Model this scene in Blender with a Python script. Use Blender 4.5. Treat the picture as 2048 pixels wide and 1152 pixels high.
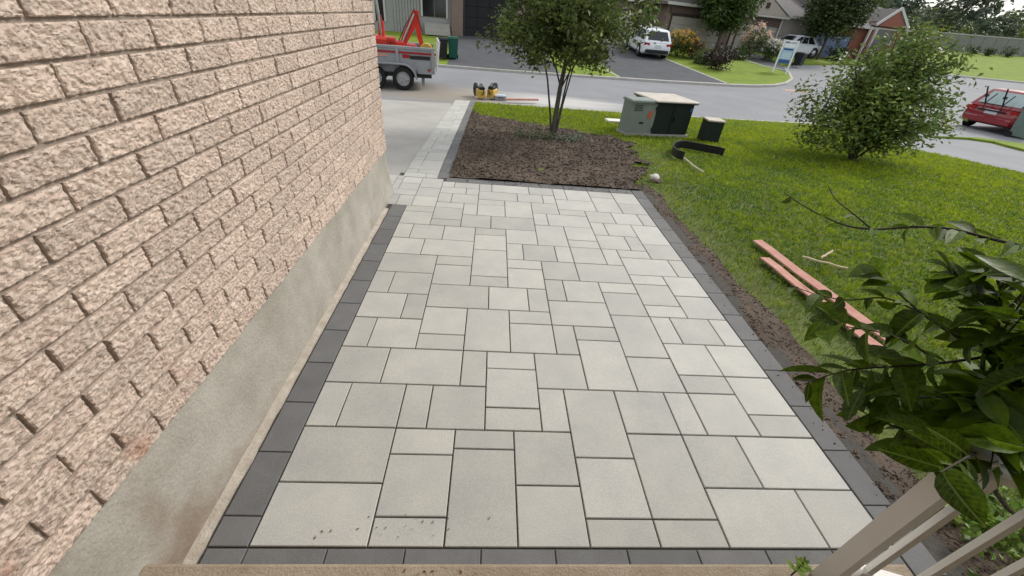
import bpy, bmesh, math, random
import numpy as np
from mathutils import Vector, Matrix, noise as mnoise

random.seed(7)
rng = np.random.default_rng(7)
SC = bpy.context.scene
for o in list(bpy.data.objects):
    bpy.data.objects.remove(o)
COL = SC.collection

# ------------------------------------------------------------------ camera
F_PX, PX_W, PX_H, EYE = 801.19, 2048, 1152, 1.8
YAW, PIT, ROL = math.radians(4.972), math.radians(34.522), math.radians(-5.681)
_f = Vector((math.sin(YAW)*math.cos(PIT), math.cos(YAW)*math.cos(PIT), -math.sin(PIT)))
_r0 = Vector((math.cos(YAW), -math.sin(YAW), 0))
_d0 = _f.cross(_r0)
_r = math.cos(ROL)*_r0 + math.sin(ROL)*_d0
_d = -math.sin(ROL)*_r0 + math.cos(ROL)*_d0
cam = bpy.data.cameras.new('camera')
cam.sensor_width = 36
cam.lens = F_PX/PX_W*36
cam.clip_start = 0.02
cam.clip_end = 3000
camo = bpy.data.objects.new('camera', cam)
COL.objects.link(camo)
camo.matrix_world = Matrix(((_r.x, -_d.x, -_f.x, 0), (_r.y, -_d.y, -_f.y, 0), (_r.z, -_d.z, -_f.z, EYE), (0, 0, 0, 1)))
SC.camera = camo

# ------------------------------------------------------------------ sky, sun, exposure
SUN_EL, SUN_AZ = math.radians(39), math.radians(60)      # azimuth from +y towards +x
w = bpy.data.worlds.new('World')
SC.world = w
w.use_nodes = True
nt = w.node_tree
nt.nodes.clear()
sky = nt.nodes.new('ShaderNodeTexSky')
sky.sky_type = 'NISHITA'
sky.sun_disc = False
sky.sun_elevation = SUN_EL
sky.sun_rotation = SUN_AZ
sky.dust_density = 3.0
sky.air_density = 1.0
tc = nt.nodes.new('ShaderNodeTexCoord')
nz = nt.nodes.new('ShaderNodeTexNoise')
nz.inputs['Scale'].default_value = 2.2
nz.inputs['Detail'].default_value = 5
nt.links.new(tc.outputs['Generated'], nz.inputs['Vector'])
rp = nt.nodes.new('ShaderNodeValToRGB')
rp.color_ramp.elements[0].position = 0.36
rp.color_ramp.elements[0].color = (0.62, 0.62, 0.62, 1)
rp.color_ramp.elements[1].position = 0.62
rp.color_ramp.elements[1].color = (0.92, 0.92, 0.92, 1)
nt.links.new(nz.outputs['Fac'], rp.inputs['Fac'])
mx = nt.nodes.new('ShaderNodeMix')
mx.data_type = 'RGBA'
nt.links.new(rp.outputs['Color'], mx.inputs[0])
nt.links.new(sky.outputs['Color'], mx.inputs[6])
mx.inputs[7].default_value = (7.2, 7.35, 7.5, 1)          # thin bright overcast
bg = nt.nodes.new('ShaderNodeBackground')
bg.inputs['Strength'].default_value = 0.095
nt.links.new(mx.outputs[2], bg.inputs['Color'])
wo = nt.nodes.new('ShaderNodeOutputWorld')
nt.links.new(bg.outputs['Background'], wo.inputs['Surface'])

sl = bpy.data.lights.new('sun', 'SUN')
sl.energy = 1.5
sl.angle = math.radians(14)
sl.color = (1.0, 0.965, 0.915)
so = bpy.data.objects.new('sun', sl)
COL.objects.link(so)
sdir = Vector((math.sin(SUN_AZ)*math.cos(SUN_EL), math.cos(SUN_AZ)*math.cos(SUN_EL), math.sin(SUN_EL)))
so.rotation_euler = sdir.to_track_quat('Z', 'Y').to_euler()
so.location = (0, 0, 40)

vs = SC.view_settings
vs.view_transform = 'Standard'
vs.look = 'None'
vs.gamma = 1.0
vs.use_curve_mapping = False
vs.exposure = 0.80

# ------------------------------------------------------------------ terrain and picking
def sst(a, b, t):
    t = min(1.0, max(0.0, (t-a)/(b-a)))
    return t*t*(3-2*t)

def _sp(t, k=1.0):
    return 0.0 if t <= 0 else (t*t/(2*k) if t < k else t-k/2)

def zg(x, y):
    """lawn and driveway fall to the street, the lots opposite rise again"""
    return -0.06*(_sp(y-4.9)-_sp(y-13.0)) + 0.08*(_sp(y-21.3, 1.5)-0.75*_sp(y-66, 4)-0.25*_sp(y-150, 4))

def fl(x, y):
    """terrain point on the line of sight to (x, y, 0)"""
    lo, hi = 0.2, 3.0
    for _ in range(40):
        m = (lo+hi)/2
        if EYE*(1-m) < zg(x*m, y*m): hi = m
        else: lo = m
    return (x*hi, y*hi)

def ray(px, py):
    v = _r*((px-PX_W/2)/F_PX) + _d*((py-PX_H/2)/F_PX) + _f
    return v

def at(px, py, dz=0.0):
    """point of the terrain (raised by dz) seen at this place of the photograph"""
    v = ray(px, py)
    t = 0.3
    last = t
    while t < 400:
        P = v*t
        if P.z+EYE < zg(P.x, P.y)+dz:
            a, b = last, t
            for _ in range(30):
                m = (a+b)/2
                P = v*m
                if P.z+EYE < zg(P.x, P.y)+dz: b = m
                else: a = m
            P = v*b
            return Vector((P.x, P.y, P.z+EYE))
        last = t
        t *= 1.03
    P = v*t
    return Vector((P.x, P.y, P.z+EYE))

def atz(px, py, z):
    v = ray(px, py)
    t = (z-EYE)/v.z
    return Vector((v.x*t, v.y*t, z))

def atd(px, py, dist):
    v = ray(px, py).normalized()*dist
    return Vector((v.x, v.y, v.z+EYE))

def aty(px, py, y):
    v = ray(px, py)
    t = y/v.y
    return Vector((v.x*t, y, v.z*t+EYE))

# ------------------------------------------------------------------ materials
MATS = {}
def lin(c):
    return tuple(((v/255)/12.92 if v/255 <= 0.04045 else ((v/255+0.055)/1.055)**2.4) for v in c)

def mat(name, col, rough=0.8, var=0.25, scale=8.0, bump=0.0, bscale=60.0, metal=0.0, spec=0.3,
        col2=None, transl=0.0, objrand=0.0, detail=4.0, coat=0.0, attr=None, speck=0.0, sscale=300):
    """base colour + noise mottling (+ second colour, per-object variation, bump, speckle, translucency)"""
    m = bpy.data.materials.new(name)
    m.use_nodes = True
    t = m.node_tree
    N, L = t.nodes, t.links
    b = N['Principled BSDF']
    b.inputs['Roughness'].default_value = rough
    b.inputs['Metallic'].default_value = metal
    b.inputs['Specular IOR Level'].default_value = spec
    if coat: b.inputs['Coat Weight'].default_value = coat
    tcn = N.new('ShaderNodeTexCoord')
    vec = tcn.outputs['Object']
    if objrand:
        oi = N.new('ShaderNodeObjectInfo')
        ad = N.new('ShaderNodeVectorMath'); ad.operation = 'MULTIPLY_ADD'
        cb = N.new('ShaderNodeCombineXYZ')
        for i in range(3): L.new(oi.outputs['Random'], cb.inputs[i])
        L.new(cb.outputs[0], ad.inputs[0])
        ad.inputs[1].default_value = (37.0, 53.0, 19.0)
        L.new(vec, ad.inputs[2])
        vec = ad.outputs[0]
    n1 = N.new('ShaderNodeTexNoise')
    n1.inputs['Scale'].default_value = scale
    n1.inputs['Detail'].default_value = detail
    n1.inputs['Roughness'].default_value = 0.62
    L.new(vec, n1.inputs['Vector'])
    c2 = col2 if col2 else tuple(v*(1-var) for v in col)
    cr = N.new('ShaderNodeValToRGB')
    cr.color_ramp.elements[0].position = 0.33
    cr.color_ramp.elements[1].position = 0.67
    cr.color_ramp.elements[0].color = (*c2, 1)
    cr.color_ramp.elements[1].color = (*col, 1)
    L.new(n1.outputs['Fac'], cr.inputs['Fac'])
    out = cr.outputs['Color']
    def mul(out, fac_socket, lo, hi):
        mr = N.new('ShaderNodeMapRange')
        mr.inputs['To Min'].default_value = lo
        mr.inputs['To Max'].default_value = hi
        L.new(fac_socket, mr.inputs['Value'])
        vm = N.new('ShaderNodeVectorMath'); vm.operation = 'SCALE'
        L.new(out, vm.inputs[0]); L.new(mr.outputs[0], vm.inputs['Scale'])
        return vm.outputs[0]
    if objrand: out = mul(out, oi.outputs['Random'], 1-objrand, 1+objrand)
    if speck:
        n3 = N.new('ShaderNodeTexNoise')
        n3.inputs['Scale'].default_value = sscale
        n3.inputs['Detail'].default_value = 2
        L.new(vec, n3.inputs['Vector'])
        out = mul(out, n3.outputs['Fac'], 1-speck, 1+speck)
    if attr:
        a = N.new('ShaderNodeAttribute'); a.attribute_name = attr
        mm = N.new('ShaderNodeMix'); mm.data_type = 'RGBA'; mm.blend_type = 'MULTIPLY'
        mm.inputs[0].default_value = 1.0
        L.new(out, mm.inputs[6]); L.new(a.outputs['Color'], mm.inputs[7])
        out = mm.outputs[2]
    L.new(out, b.inputs['Base Color'])
    if bump:
        n2 = N.new('ShaderNodeTexNoise')
        n2.inputs['Scale'].default_value = bscale
        n2.inputs['Detail'].default_value = 5
        n2.inputs['Roughness'].default_value = 0.65
        L.new(vec, n2.inputs['Vector'])
        bp = N.new('ShaderNodeBump')
        bp.inputs['Strength'].default_value = min(1.0, bump)
        bp.inputs['Distance'].default_value = 0.01*max(1, bump)
        L.new(n2.outputs['Fac'], bp.inputs['Height'])
        L.new(bp.outputs['Normal'], b.inputs['Normal'])
    if transl:
        tr = N.new('ShaderNodeBsdfTranslucent')
        L.new(out, tr.inputs['Color'])
        ms = N.new('ShaderNodeMixShader')
        ms.inputs[0].default_value = transl
        om = N['Material Output']
        L.new(b.outputs[0], ms.inputs[1]); L.new(tr.outputs[0], ms.inputs[2])
        L.new(ms.outputs[0], om.inputs['Surface'])
    MATS[name] = m
    return m

M = MATS
mat('paver', (0.440, 0.428, 0.384), 0.72, 0.10, 3.6, 0.22, 170, objrand=0.10, col2=(0.368, 0.364, 0.340), spec=0.4, speck=0.20, sscale=140, detail=9)
mat('border', (0.150, 0.149, 0.147), 0.8, 0.15, 7, 0.3, 200, objrand=0.10, speck=0.25, sscale=240)
mat('joint_sand', (0.085, 0.078, 0.068), 0.95, 0.3, 30, 0.6, 150)
mat('concrete_step', (0.36, 0.30, 0.225), 0.9, 0.25, 9, 0.7, 120, col2=(0.28, 0.22, 0.155), speck=0.35, sscale=160)
mat('fillet', (0.50, 0.45, 0.385), 0.92, 0.2, 14, 0.8, 90, col2=(0.36, 0.31, 0.25))
mat('drive_concrete', (0.37, 0.355, 0.33), 0.9, 0.15, 1.3, 0.3, 80, col2=(0.31, 0.295, 0.27), speck=0.12, sscale=60)
mat('asphalt_drive', (0.078, 0.081, 0.088), 0.85, 0.2, 1.2, 0.3, 90, speck=0.2, sscale=80)
mat('kerb', (0.42, 0.41, 0.38), 0.9, 0.2, 4, 0.3, 60)
mat('lawn_soil', (0.11, 0.14, 0.03), 0.95, 0.3, 3, 0.8, 25, col2=(0.075, 0.085, 0.03))
mat('far_lawn', (0.175, 0.235, 0.018), 0.95, 0.3, 1.2, 1.0, 18, col2=(0.115, 0.175, 0.018), speck=0.35, sscale=30)
mat('soil', (0.125, 0.096, 0.072), 0.97, 0.4, 2.2, 1.0, 55, col2=(0.066, 0.050, 0.038), detail=10)
mat('mortar', (0.33, 0.275, 0.228), 0.95, 0.2, 20, 0.6, 120)
mat('grass', (1, 1, 1), 0.6, 0.0, 2, transl=0.42, attr='tint', col2=(0.85, 0.9, 0.8), spec=0.12)
mat('bark', (0.085, 0.075, 0.062), 0.9, 0.4, 14, 1.0, 50)
mat('bark_pale', (0.13, 0.12, 0.10), 0.9, 0.4, 14, 1.0, 50)
mat('leaf_tree', (1, 1, 1), 0.5, 0.2, 3, transl=0.3, attr='tint', spec=0.35)
mat('leaf_shrub', (0.105, 0.170, 0.008), 0.38, 0.3, 9, 0.2, 40, transl=0.40, objrand=0.5, col2=(0.032, 0.066, 0.003), spec=0.14)
mat('twig', (0.050, 0.038, 0.026), 0.8, 0.3, 30, 0.5, 80)
mat('rail_white', (0.74, 0.725, 0.685), 0.45, 0.06, 4, 0.05, 30)
mat('box_green_grey', (0.21, 0.25, 0.22), 0.55, 0.12, 5, 0.08, 30)
mat('box_green_dark', (0.008, 0.017, 0.013), 0.55, 0.2, 5, 0.08, 30)
mat('box_top_pale', (0.55, 0.50, 0.43), 0.7, 0.25, 5, 0.1, 30)
mat('sticker', (0.55, 0.12, 0.05), 0.6, 0.1, 20)
mat('black_plastic', (0.018, 0.018, 0.019), 0.45, 0.3, 10)
mat('rope', (0.52, 0.48, 0.37), 0.9, 0.2, 30)
mat('board_red', (0.50, 0.275, 0.22), 0.9, 0.18, 9, 0.5, 60, col2=(0.40, 0.195, 0.155), speck=.2, sscale=90, detail=8)
mat('wood_pale', (0.52, 0.42, 0.29), 0.85, 0.25, 18, 0.3, 60)
mat('stone_white', (0.62, 0.60, 0.55), 0.85, 0.2, 14, 0.5, 40)
mat('tyre', (0.014, 0.014, 0.015), 0.85, 0.2, 12)
mat('rim', (0.36, 0.37, 0.38), 0.4, 0.1, 10, metal=0.1)
mat('glass_dark', (0.012, 0.014, 0.017), 0.08, 0.1, 3, spec=0.6)
mat('glass_pale', (0.30, 0.38, 0.38), 0.06, 0.1, 3, spec=0.8)
mat('car_white', (0.68, 0.71, 0.75), 0.25, 0.04, 3, coat=0.6)
mat('car_silver', (0.50, 0.53, 0.58), 0.3, 0.04, 3, coat=0.5)
mat('car_red', (0.21, 0.008, 0.014), 0.25, 0.1, 3, coat=0.8)
mat('car_dark', (0.02, 0.024, 0.03), 0.25, 0.1, 3, coat=0.6)
mat('light_red', (0.30, 0.01, 0.01), 0.2, 0.1, 3)
mat('light_amber', (0.35, 0.16, 0.03), 0.3, 0.1, 3)
mat('plate', (0.60, 0.64, 0.68), 0.5, 0.1, 12)
mat('plate_blue', (0.04, 0.08, 0.25), 0.5, 0.1, 12)
mat('trailer_grey', (0.27, 0.285, 0.30), 0.45, 0.15, 3, 0.1, 20)
mat('trailer_light', (0.62, 0.62, 0.60), 0.5, 0.15, 5)
mat('red_paint', (0.56, 0.035, 0.018), 0.35, 0.2, 5, coat=0.3)
mat('steel', (0.40, 0.40, 0.40), 0.35, 0.2, 10, metal=0.8)
mat('yellow', (0.55, 0.36, 0.06), 0.5, 0.2, 8)
mat('bin_green', (0.008, 0.085, 0.058), 0.5, 0.2, 6)
mat('bin_black', (0.014, 0.017, 0.019), 0.5, 0.2, 6)
mat('bin_grey_green', (0.14, 0.19, 0.165), 0.5, 0.2, 6)
mat('bin_pale', (0.48, 0.53, 0.60), 0.4, 0.1, 6)
mat('brick_brown', (0.23, 0.175, 0.148), 0.9, 0.3, 20, 0.5, 30)
mat('brick_red', (0.27, 0.105, 0.075), 0.9, 0.3, 20, 0.5, 30)
mat('siding_tan', (0.40, 0.355, 0.31), 0.85, 0.1, 4)
mat('siding_beige', (0.50, 0.465, 0.42), 0.85, 0.08, 4)
mat('siding_grey', (0.29, 0.29, 0.285), 0.85, 0.1, 4)
mat('roof_shingle', (0.17, 0.155, 0.155), 0.95, 0.3, 10, 0.5, 20)
mat('garage_taupe', (0.35, 0.325, 0.30), 0.7, 0.06, 4)
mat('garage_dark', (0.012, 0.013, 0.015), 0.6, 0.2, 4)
mat('garage_blue', (0.12, 0.165, 0.28), 0.5, 0.1, 4)
mat('trim_white', (0.50, 0.49, 0.47), 0.6, 0.08, 4)
mat('trim_dark', (0.05, 0.04, 0.036), 0.7, 0.15, 4)
mat('fascia_brown', (0.12, 0.08, 0.07), 0.7, 0.15, 4)
mat('fence_grey', (0.205, 0.21, 0.20), 0.85, 0.25, 6)
mat('sign_white', (0.66, 0.69, 0.71), 0.5, 0.05, 4)
mat('sign_blue', (0.035, 0.085, 0.24), 0.5, 0.1, 4)
mat('sign_sky', (0.33, 0.50, 0.62), 0.5, 0.08, 4)
mat('rust', (0.26, 0.10, 0.05), 0.9, 0.4, 30)
mat('paint_mark', (0.50, 0.33, 0.28), 0.9, 0.3, 10)
mat('white_slab', (0.72, 0.69, 0.60), 0.8, 0.1, 6)

def brick_material():
    m = bpy.data.materials.new('brick_face')
    m.use_nodes = True
    N, L = m.node_tree.nodes, m.node_tree.links
    b = N['Principled BSDF']
    b.inputs['Roughness'].default_value = 0.92
    b.inputs['Specular IOR Level'].default_value = 0.15
    tcn = N.new('ShaderNodeTexCoord')
    oi = N.new('ShaderNodeObjectInfo')
    cb = N.new('ShaderNodeCombineXYZ')
    for i in range(3): L.new(oi.outputs['Random'], cb.inputs[i])
    ad = N.new('ShaderNodeVectorMath'); ad.operation = 'MULTIPLY_ADD'
    ad.inputs[1].default_value = (37, 53, 19)
    L.new(cb.outputs[0], ad.inputs[0]); L.new(tcn.outputs['Object'], ad.inputs[2])
    n1 = N.new('ShaderNodeTexNoise'); n1.inputs['Scale'].default_value = 26; n1.inputs['Detail'].default_value = 6
    n1.inputs['Roughness'].default_value = 0.7
    L.new(ad.outputs[0], n1.inputs['Vector'])
    cr = N.new('ShaderNodeValToRGB')
    e = cr.color_ramp.elements
    e[0].position = 0.34; e[0].color = (0.48, 0.37, 0.305, 1)
    e[1].position = 0.60; e[1].color = (0.60, 0.495, 0.415, 1)
    L.new(n1.outputs['Fac'], cr.inputs['Fac'])
    mr = N.new('ShaderNodeMapRange'); mr.inputs['To Min'].default_value = 0.90; mr.inputs['To Max'].default_value = 1.08
    L.new(oi.outputs['Random'], mr.inputs['Value'])
    sc_ = N.new('ShaderNodeVectorMath'); sc_.operation = 'SCALE'
    L.new(cr.outputs['Color'], sc_.inputs[0]); L.new(mr.outputs[0], sc_.inputs['Scale'])
    # rusty splash low on the wall, near the porch, with a shape of its own
    geo = N.new('ShaderNodeNewGeometry')
    sx = N.new('ShaderNodeSeparateXYZ'); L.new(geo.outputs['Position'], sx.inputs[0])
    n4 = N.new('ShaderNodeTexNoise'); n4.inputs['Scale'].default_value = 7; n4.inputs['Detail'].default_value = 5
    L.new(geo.outputs['Position'], n4.inputs['Vector'])
    az = N.new('ShaderNodeMapRange'); az.inputs['From Min'].default_value = 0.44; az.inputs['From Max'].default_value = 0.85
    az.inputs['To Min'].default_value = 1; az.inputs['To Max'].default_value = 0
    L.new(sx.outputs['Z'], az.inputs['Value'])
    ay = N.new('ShaderNodeMapRange'); ay.inputs['From Min'].default_value = 0.7; ay.inputs['From Max'].default_value = 1.7
    ay.inputs['To Min'].default_value = 1; ay.inputs['To Max'].default_value = 0
    L.new(sx.outputs['Y'], ay.inputs['Value'])
    m1 = N.new('ShaderNodeMath'); m1.operation = 'MULTIPLY'
    L.new(az.outputs[0], m1.inputs[0]); L.new(ay.outputs[0], m1.inputs[1])
    st = N.new('ShaderNodeMapRange'); st.inputs['From Min'].default_value = 0.54; st.inputs['From Max'].default_value = 0.70; st.inputs['To Max'].default_value = 0.8
    L.new(n4.outputs['Fac'], st.inputs['Value'])
    m2 = N.new('ShaderNodeMath'); m2.operation = 'MULTIPLY'
    L.new(m1.outputs[0], m2.inputs[0]); L.new(st.outputs[0], m2.inputs[1])
    mm = N.new('ShaderNodeMix'); mm.data_type = 'RGBA'
    L.new(m2.outputs[0], mm.inputs[0]); L.new(sc_.outputs[0], mm.inputs[6]); mm.inputs[7].default_value = (0.34, 0.15, 0.085, 1)
    chip_in = mm.outputs[2]
    # chipped rock face: stretched noise + flakes
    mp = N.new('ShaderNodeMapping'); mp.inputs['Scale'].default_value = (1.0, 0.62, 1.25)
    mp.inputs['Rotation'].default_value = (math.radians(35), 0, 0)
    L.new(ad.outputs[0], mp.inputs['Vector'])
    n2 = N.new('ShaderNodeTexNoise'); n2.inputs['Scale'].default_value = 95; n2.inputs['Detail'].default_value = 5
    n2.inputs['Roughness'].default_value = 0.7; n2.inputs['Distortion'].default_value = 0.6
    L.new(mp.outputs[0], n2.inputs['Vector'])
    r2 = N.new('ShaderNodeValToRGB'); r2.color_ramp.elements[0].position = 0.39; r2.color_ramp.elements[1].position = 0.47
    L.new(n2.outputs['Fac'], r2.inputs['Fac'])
    ck = N.new('ShaderNodeMix'); ck.data_type = 'RGBA'; ck.blend_type = 'MULTIPLY'      # chip recesses tinted darker and browner, by the bump's mask
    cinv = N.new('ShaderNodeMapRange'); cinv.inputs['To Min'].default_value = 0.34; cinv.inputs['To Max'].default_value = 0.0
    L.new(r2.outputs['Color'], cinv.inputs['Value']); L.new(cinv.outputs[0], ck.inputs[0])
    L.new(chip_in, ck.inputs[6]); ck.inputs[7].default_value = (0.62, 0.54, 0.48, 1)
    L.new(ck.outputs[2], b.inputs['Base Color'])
    n3 = N.new('ShaderNodeTexNoise'); n3.inputs['Scale'].default_value = 240; n3.inputs['Detail'].default_value = 3
    L.new(ad.outputs[0], n3.inputs['Vector'])
    sm = N.new('ShaderNodeMath'); sm.operation = 'MULTIPLY_ADD'; sm.inputs[1].default_value = 0.18
    L.new(n3.outputs['Fac'], sm.inputs[0]); L.new(r2.outputs['Color'], sm.inputs[2])
    bp = N.new('ShaderNodeBump'); bp.inputs['Strength'].default_value = 0.7; bp.inputs['Distance'].default_value = 0.0042
    L.new(sm.outputs[0], bp.inputs['Height']); L.new(bp.outputs['Normal'], b.inputs['Normal'])
    MATS['brick_face'] = m
brick_material()

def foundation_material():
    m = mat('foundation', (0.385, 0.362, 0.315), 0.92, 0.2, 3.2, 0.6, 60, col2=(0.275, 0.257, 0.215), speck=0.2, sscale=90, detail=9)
    N, L = m.node_tree.nodes, m.node_tree.links
    b = N['Principled BSDF']
    src = b.inputs['Base Color'].links[0].from_socket
    geo = N.new('ShaderNodeNewGeometry')
    sx = N.new('ShaderNodeSeparateXYZ'); L.new(geo.outputs['Position'], sx.inputs[0])
    n = N.new('ShaderNodeTexNoise'); n.inputs['Scale'].default_value = 4.5; n.inputs['Detail'].default_value = 8
    L.new(geo.outputs['Position'], n.inputs['Vector'])
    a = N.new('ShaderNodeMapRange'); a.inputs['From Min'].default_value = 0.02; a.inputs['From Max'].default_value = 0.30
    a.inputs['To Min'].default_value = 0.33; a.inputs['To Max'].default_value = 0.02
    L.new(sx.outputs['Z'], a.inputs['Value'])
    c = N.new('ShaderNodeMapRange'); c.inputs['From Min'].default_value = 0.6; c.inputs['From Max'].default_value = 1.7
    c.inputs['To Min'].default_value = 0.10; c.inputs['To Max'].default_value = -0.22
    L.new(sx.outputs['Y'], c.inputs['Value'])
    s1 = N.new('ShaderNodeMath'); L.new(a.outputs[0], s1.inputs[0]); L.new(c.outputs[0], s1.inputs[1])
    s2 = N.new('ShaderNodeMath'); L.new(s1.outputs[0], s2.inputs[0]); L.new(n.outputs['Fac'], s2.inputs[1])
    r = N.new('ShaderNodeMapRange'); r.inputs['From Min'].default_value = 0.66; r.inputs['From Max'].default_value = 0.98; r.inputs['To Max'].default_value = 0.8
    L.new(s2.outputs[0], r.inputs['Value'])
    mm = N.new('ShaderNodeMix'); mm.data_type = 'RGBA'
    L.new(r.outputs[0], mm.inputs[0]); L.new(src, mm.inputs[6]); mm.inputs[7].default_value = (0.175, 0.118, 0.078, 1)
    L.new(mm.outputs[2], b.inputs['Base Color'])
foundation_material()

def road_material():
    m = mat('road', (0.225, 0.23, 0.24), 0.85, 0.12, 0.6, 0.2, 90, col2=(0.19, 0.195, 0.205), speck=0.12, sscale=60)
    N, L = m.node_tree.nodes, m.node_tree.links
    b = N['Principled BSDF']
    src = b.inputs['Base Color'].links[0].from_socket
    geo = N.new('ShaderNodeNewGeometry')
    def stain(src, center, rx, ry, col, scale):
        mp = N.new('ShaderNodeMapping'); mp.vector_type = 'POINT'
        mp.inputs['Location'].default_value = (-center[0]/rx, -center[1]/ry, 0)
        mp.inputs['Scale'].default_value = (1/rx, 1/ry, 0)
        L.new(geo.outputs['Position'], mp.inputs['Vector'])
        ln = N.new('ShaderNodeVectorMath'); ln.operation = 'LENGTH'; L.new(mp.outputs[0], ln.inputs[0])
        n = N.new('ShaderNodeTexNoise'); n.inputs['Scale'].default_value = scale; n.inputs['Detail'].default_value = 6
        mq = N.new('ShaderNodeMapping'); mq.inputs['Scale'].default_value = (0.5, 2.0, 1)
        L.new(geo.outputs['Position'], mq.inputs['Vector']); L.new(mq.outputs[0], n.inputs['Vector'])
        s = N.new('ShaderNodeMath'); s.operation = 'SUBTRACT'; L.new(n.outputs['Fac'], s.inputs[0]); L.new(ln.outputs['Value'], s.inputs[1])
        r = N.new('ShaderNodeMapRange'); r.inputs['From Min'].default_value = -0.55; r.inputs['From Max'].default_value = 0.2
        r.inputs['To Max'].default_value = 0.8
        L.new(s.outputs[0], r.inputs['Value'])
        mm = N.new('ShaderNodeMix'); mm.data_type = 'RGBA'
        L.new(r.outputs[0], mm.inputs[0]); L.new(src, mm.inputs[6]); mm.inputs[7].default_value = (*col, 1)
        return mm.outputs[2]
    src = stain(src, (2.0, 14.6), 4.0, 1.5, (0.50, 0.48, 0.45), 1.2)     # cutting dust
    src = stain(src, (-1.6, 14.2), 3.2, 2.2, (0.26, 0.22, 0.17), 1.2)    # tracked dirt
    L.new(src, b.inputs['Base Color'])
road_material()

# ------------------------------------------------------------------ mesh helpers
class MB:
    def __init__(s): s.v, s.f = [], []
    def add(s, vs_, fs):
        o = len(s.v)
        s.v += [tuple(q) for q in vs_]
        s.f += [tuple(i+o for i in q) for q in fs]
        return s
    def box(s, c, d, rz=0.0, rot=None, ch=0.0):
        """box by centre and size; ch chamfers the four upright and top edges a little"""
        hx, hy, hz = d[0]/2, d[1]/2, d[2]/2
        R_ = rot if rot is not None else Matrix.Rotation(rz, 3, 'Z')
        c = Vector(c)
        if ch <= 0:
            P = [(x, y, z) for z in (-hz, hz) for x, y in ((-hx, -hy), (hx, -hy), (hx, hy), (-hx, hy))]
            Fc = [(3, 2, 1, 0), (4, 5, 6, 7), (0, 1, 5, 4), (1, 2, 6, 5), (2, 3, 7, 6), (3, 0, 4, 7)]
        else:
            P = []
            for z, k in ((-hz, 0), (hz-ch, 0), (hz, ch)):
                P += [(-hx+k, -hy+k, z), (hx-k, -hy+k, z), (hx-k, hy-k, z), (-hx+k, hy-k, z)]
            Fc = [(3, 2, 1, 0), (8, 9, 10, 11)]
            for a in (0, 4):
                for i in range(4):
                    j = (i+1) % 4
                    Fc.append((a+i, a+j, a+4+j, a+4+i))
        return s.add([R_ @ Vector(q)+c for q in P], Fc)
    def tube(s, pts, rad, n=8, cap=True):
        pts = [Vector(q) for q in pts]
        if not hasattr(rad, '__len__'): rad = [rad]*len(pts)
        vs_, fs = [], []
        up = Vector((0, 0, 1))
        for i, q in enumerate(pts):
            t = (pts[min(i+1, len(pts)-1)]-pts[max(i-1, 0)]).normalized()
            a = t.cross(up if abs(t.z) < 0.95 else Vector((1, 0, 0))).normalized()
            b = t.cross(a)
            for k in range(n):
                an = 2*math.pi*k/n
                vs_.append(q+(a*math.cos(an)+b*math.sin(an))*rad[i])
        for i in range(len(pts)-1):
            for k in range(n):
                k2 = (k+1) % n
                fs.append((i*n+k, i*n+k2, (i+1)*n+k2, (i+1)*n+k))
        if cap:
            fs.append(tuple(range(n))[::-1]); fs.append(tuple(range((len(pts)-1)*n, len(pts)*n)))
        return s.add(vs_, fs)
    def loft(s, rings, cap=True):
        n = len(rings[0])
        vs_ = [q for r in rings for q in r]
        fs = []
        for i in range(len(rings)-1):
            for k in range(n):
                k2 = (k+1) % n
                fs.append((i*n+k, i*n+k2, (i+1)*n+k2, (i+1)*n+k))
        if cap:
            fs.append(tuple(range(n))[::-1]); fs.append(tuple(range((len(rings)-1)*n, len(rings)*n)))
        return s.add(vs_, fs)
    def lathe(s, prof, origin, axis, n=20):
        """profile of (radius, offset along axis)"""
        axis = Vector(axis).normalized(); o = Vector(origin)
        a = axis.cross(Vector((0, 0, 1)) if abs(axis.z) < 0.9 else Vector((1, 0, 0))).normalized(); b = axis.cross(a)
        rings = [[o+axis*h+(a*math.cos(2*math.pi*k/n)+b*math.sin(2*math.pi*k/n))*max(r, 1e-4) for k in range(n)] for r, h in prof]
        return s.loft(rings, cap=prof[0][0] < 0.011 and prof[-1][0] < 0.011)
    def prism(s, poly, d, axis='y'):
        """extrude polygon [(u,v)] in x-z (axis y) or y-z (axis x) or x-y (axis z) from d[0] to d[1]"""
        def P(u, v, t): return (u, t, v) if axis == 'y' else ((t, u, v) if axis == 'x' else (u, v, t))
        n = len(poly)
        vs_ = [P(u, v, d[0]) for u, v in poly]+[P(u, v, d[1]) for u, v in poly]
        fs = [tuple(range(n)), tuple(range(n, 2*n))[::-1]]+[(i, i+n, (i+1) % n+n, (i+1) % n) for i in range(n)]
        return s.add(vs_, fs)
    def mesh(s, name, material, smooth=False):
        me = bpy.data.meshes.new(name)
        me.from_pydata(s.v, [], s.f)
        bm = bmesh.new(); bm.from_mesh(me)
        bmesh.ops.recalc_face_normals(bm, faces=bm.faces)
        bm.to_mesh(me); bm.free()
        if material: me.materials.append(M[material])
        if smooth:
            me.polygons.foreach_set('use_smooth', [True]*len(me.polygons))
            me.set_sharp_from_angle(angle=math.radians(38))
        return me
    def build(s, name, material, parent=None, smooth=False, kind=None, label=None):
        return obj(name, s.mesh(name, material, smooth), parent, kind, label)

def obj(name, me, parent=None, kind=None, label=None, loc=None, rz=None):
    o = bpy.data.objects.new(name, me)
    COL.objects.link(o)
    if parent is not None: o.parent = parent
    if kind: o['kind'] = kind
    if label: o['label'] = label
    if loc is not None: o.location = loc
    if rz is not None: o.rotation_euler = (0, 0, rz)
    return o

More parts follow.
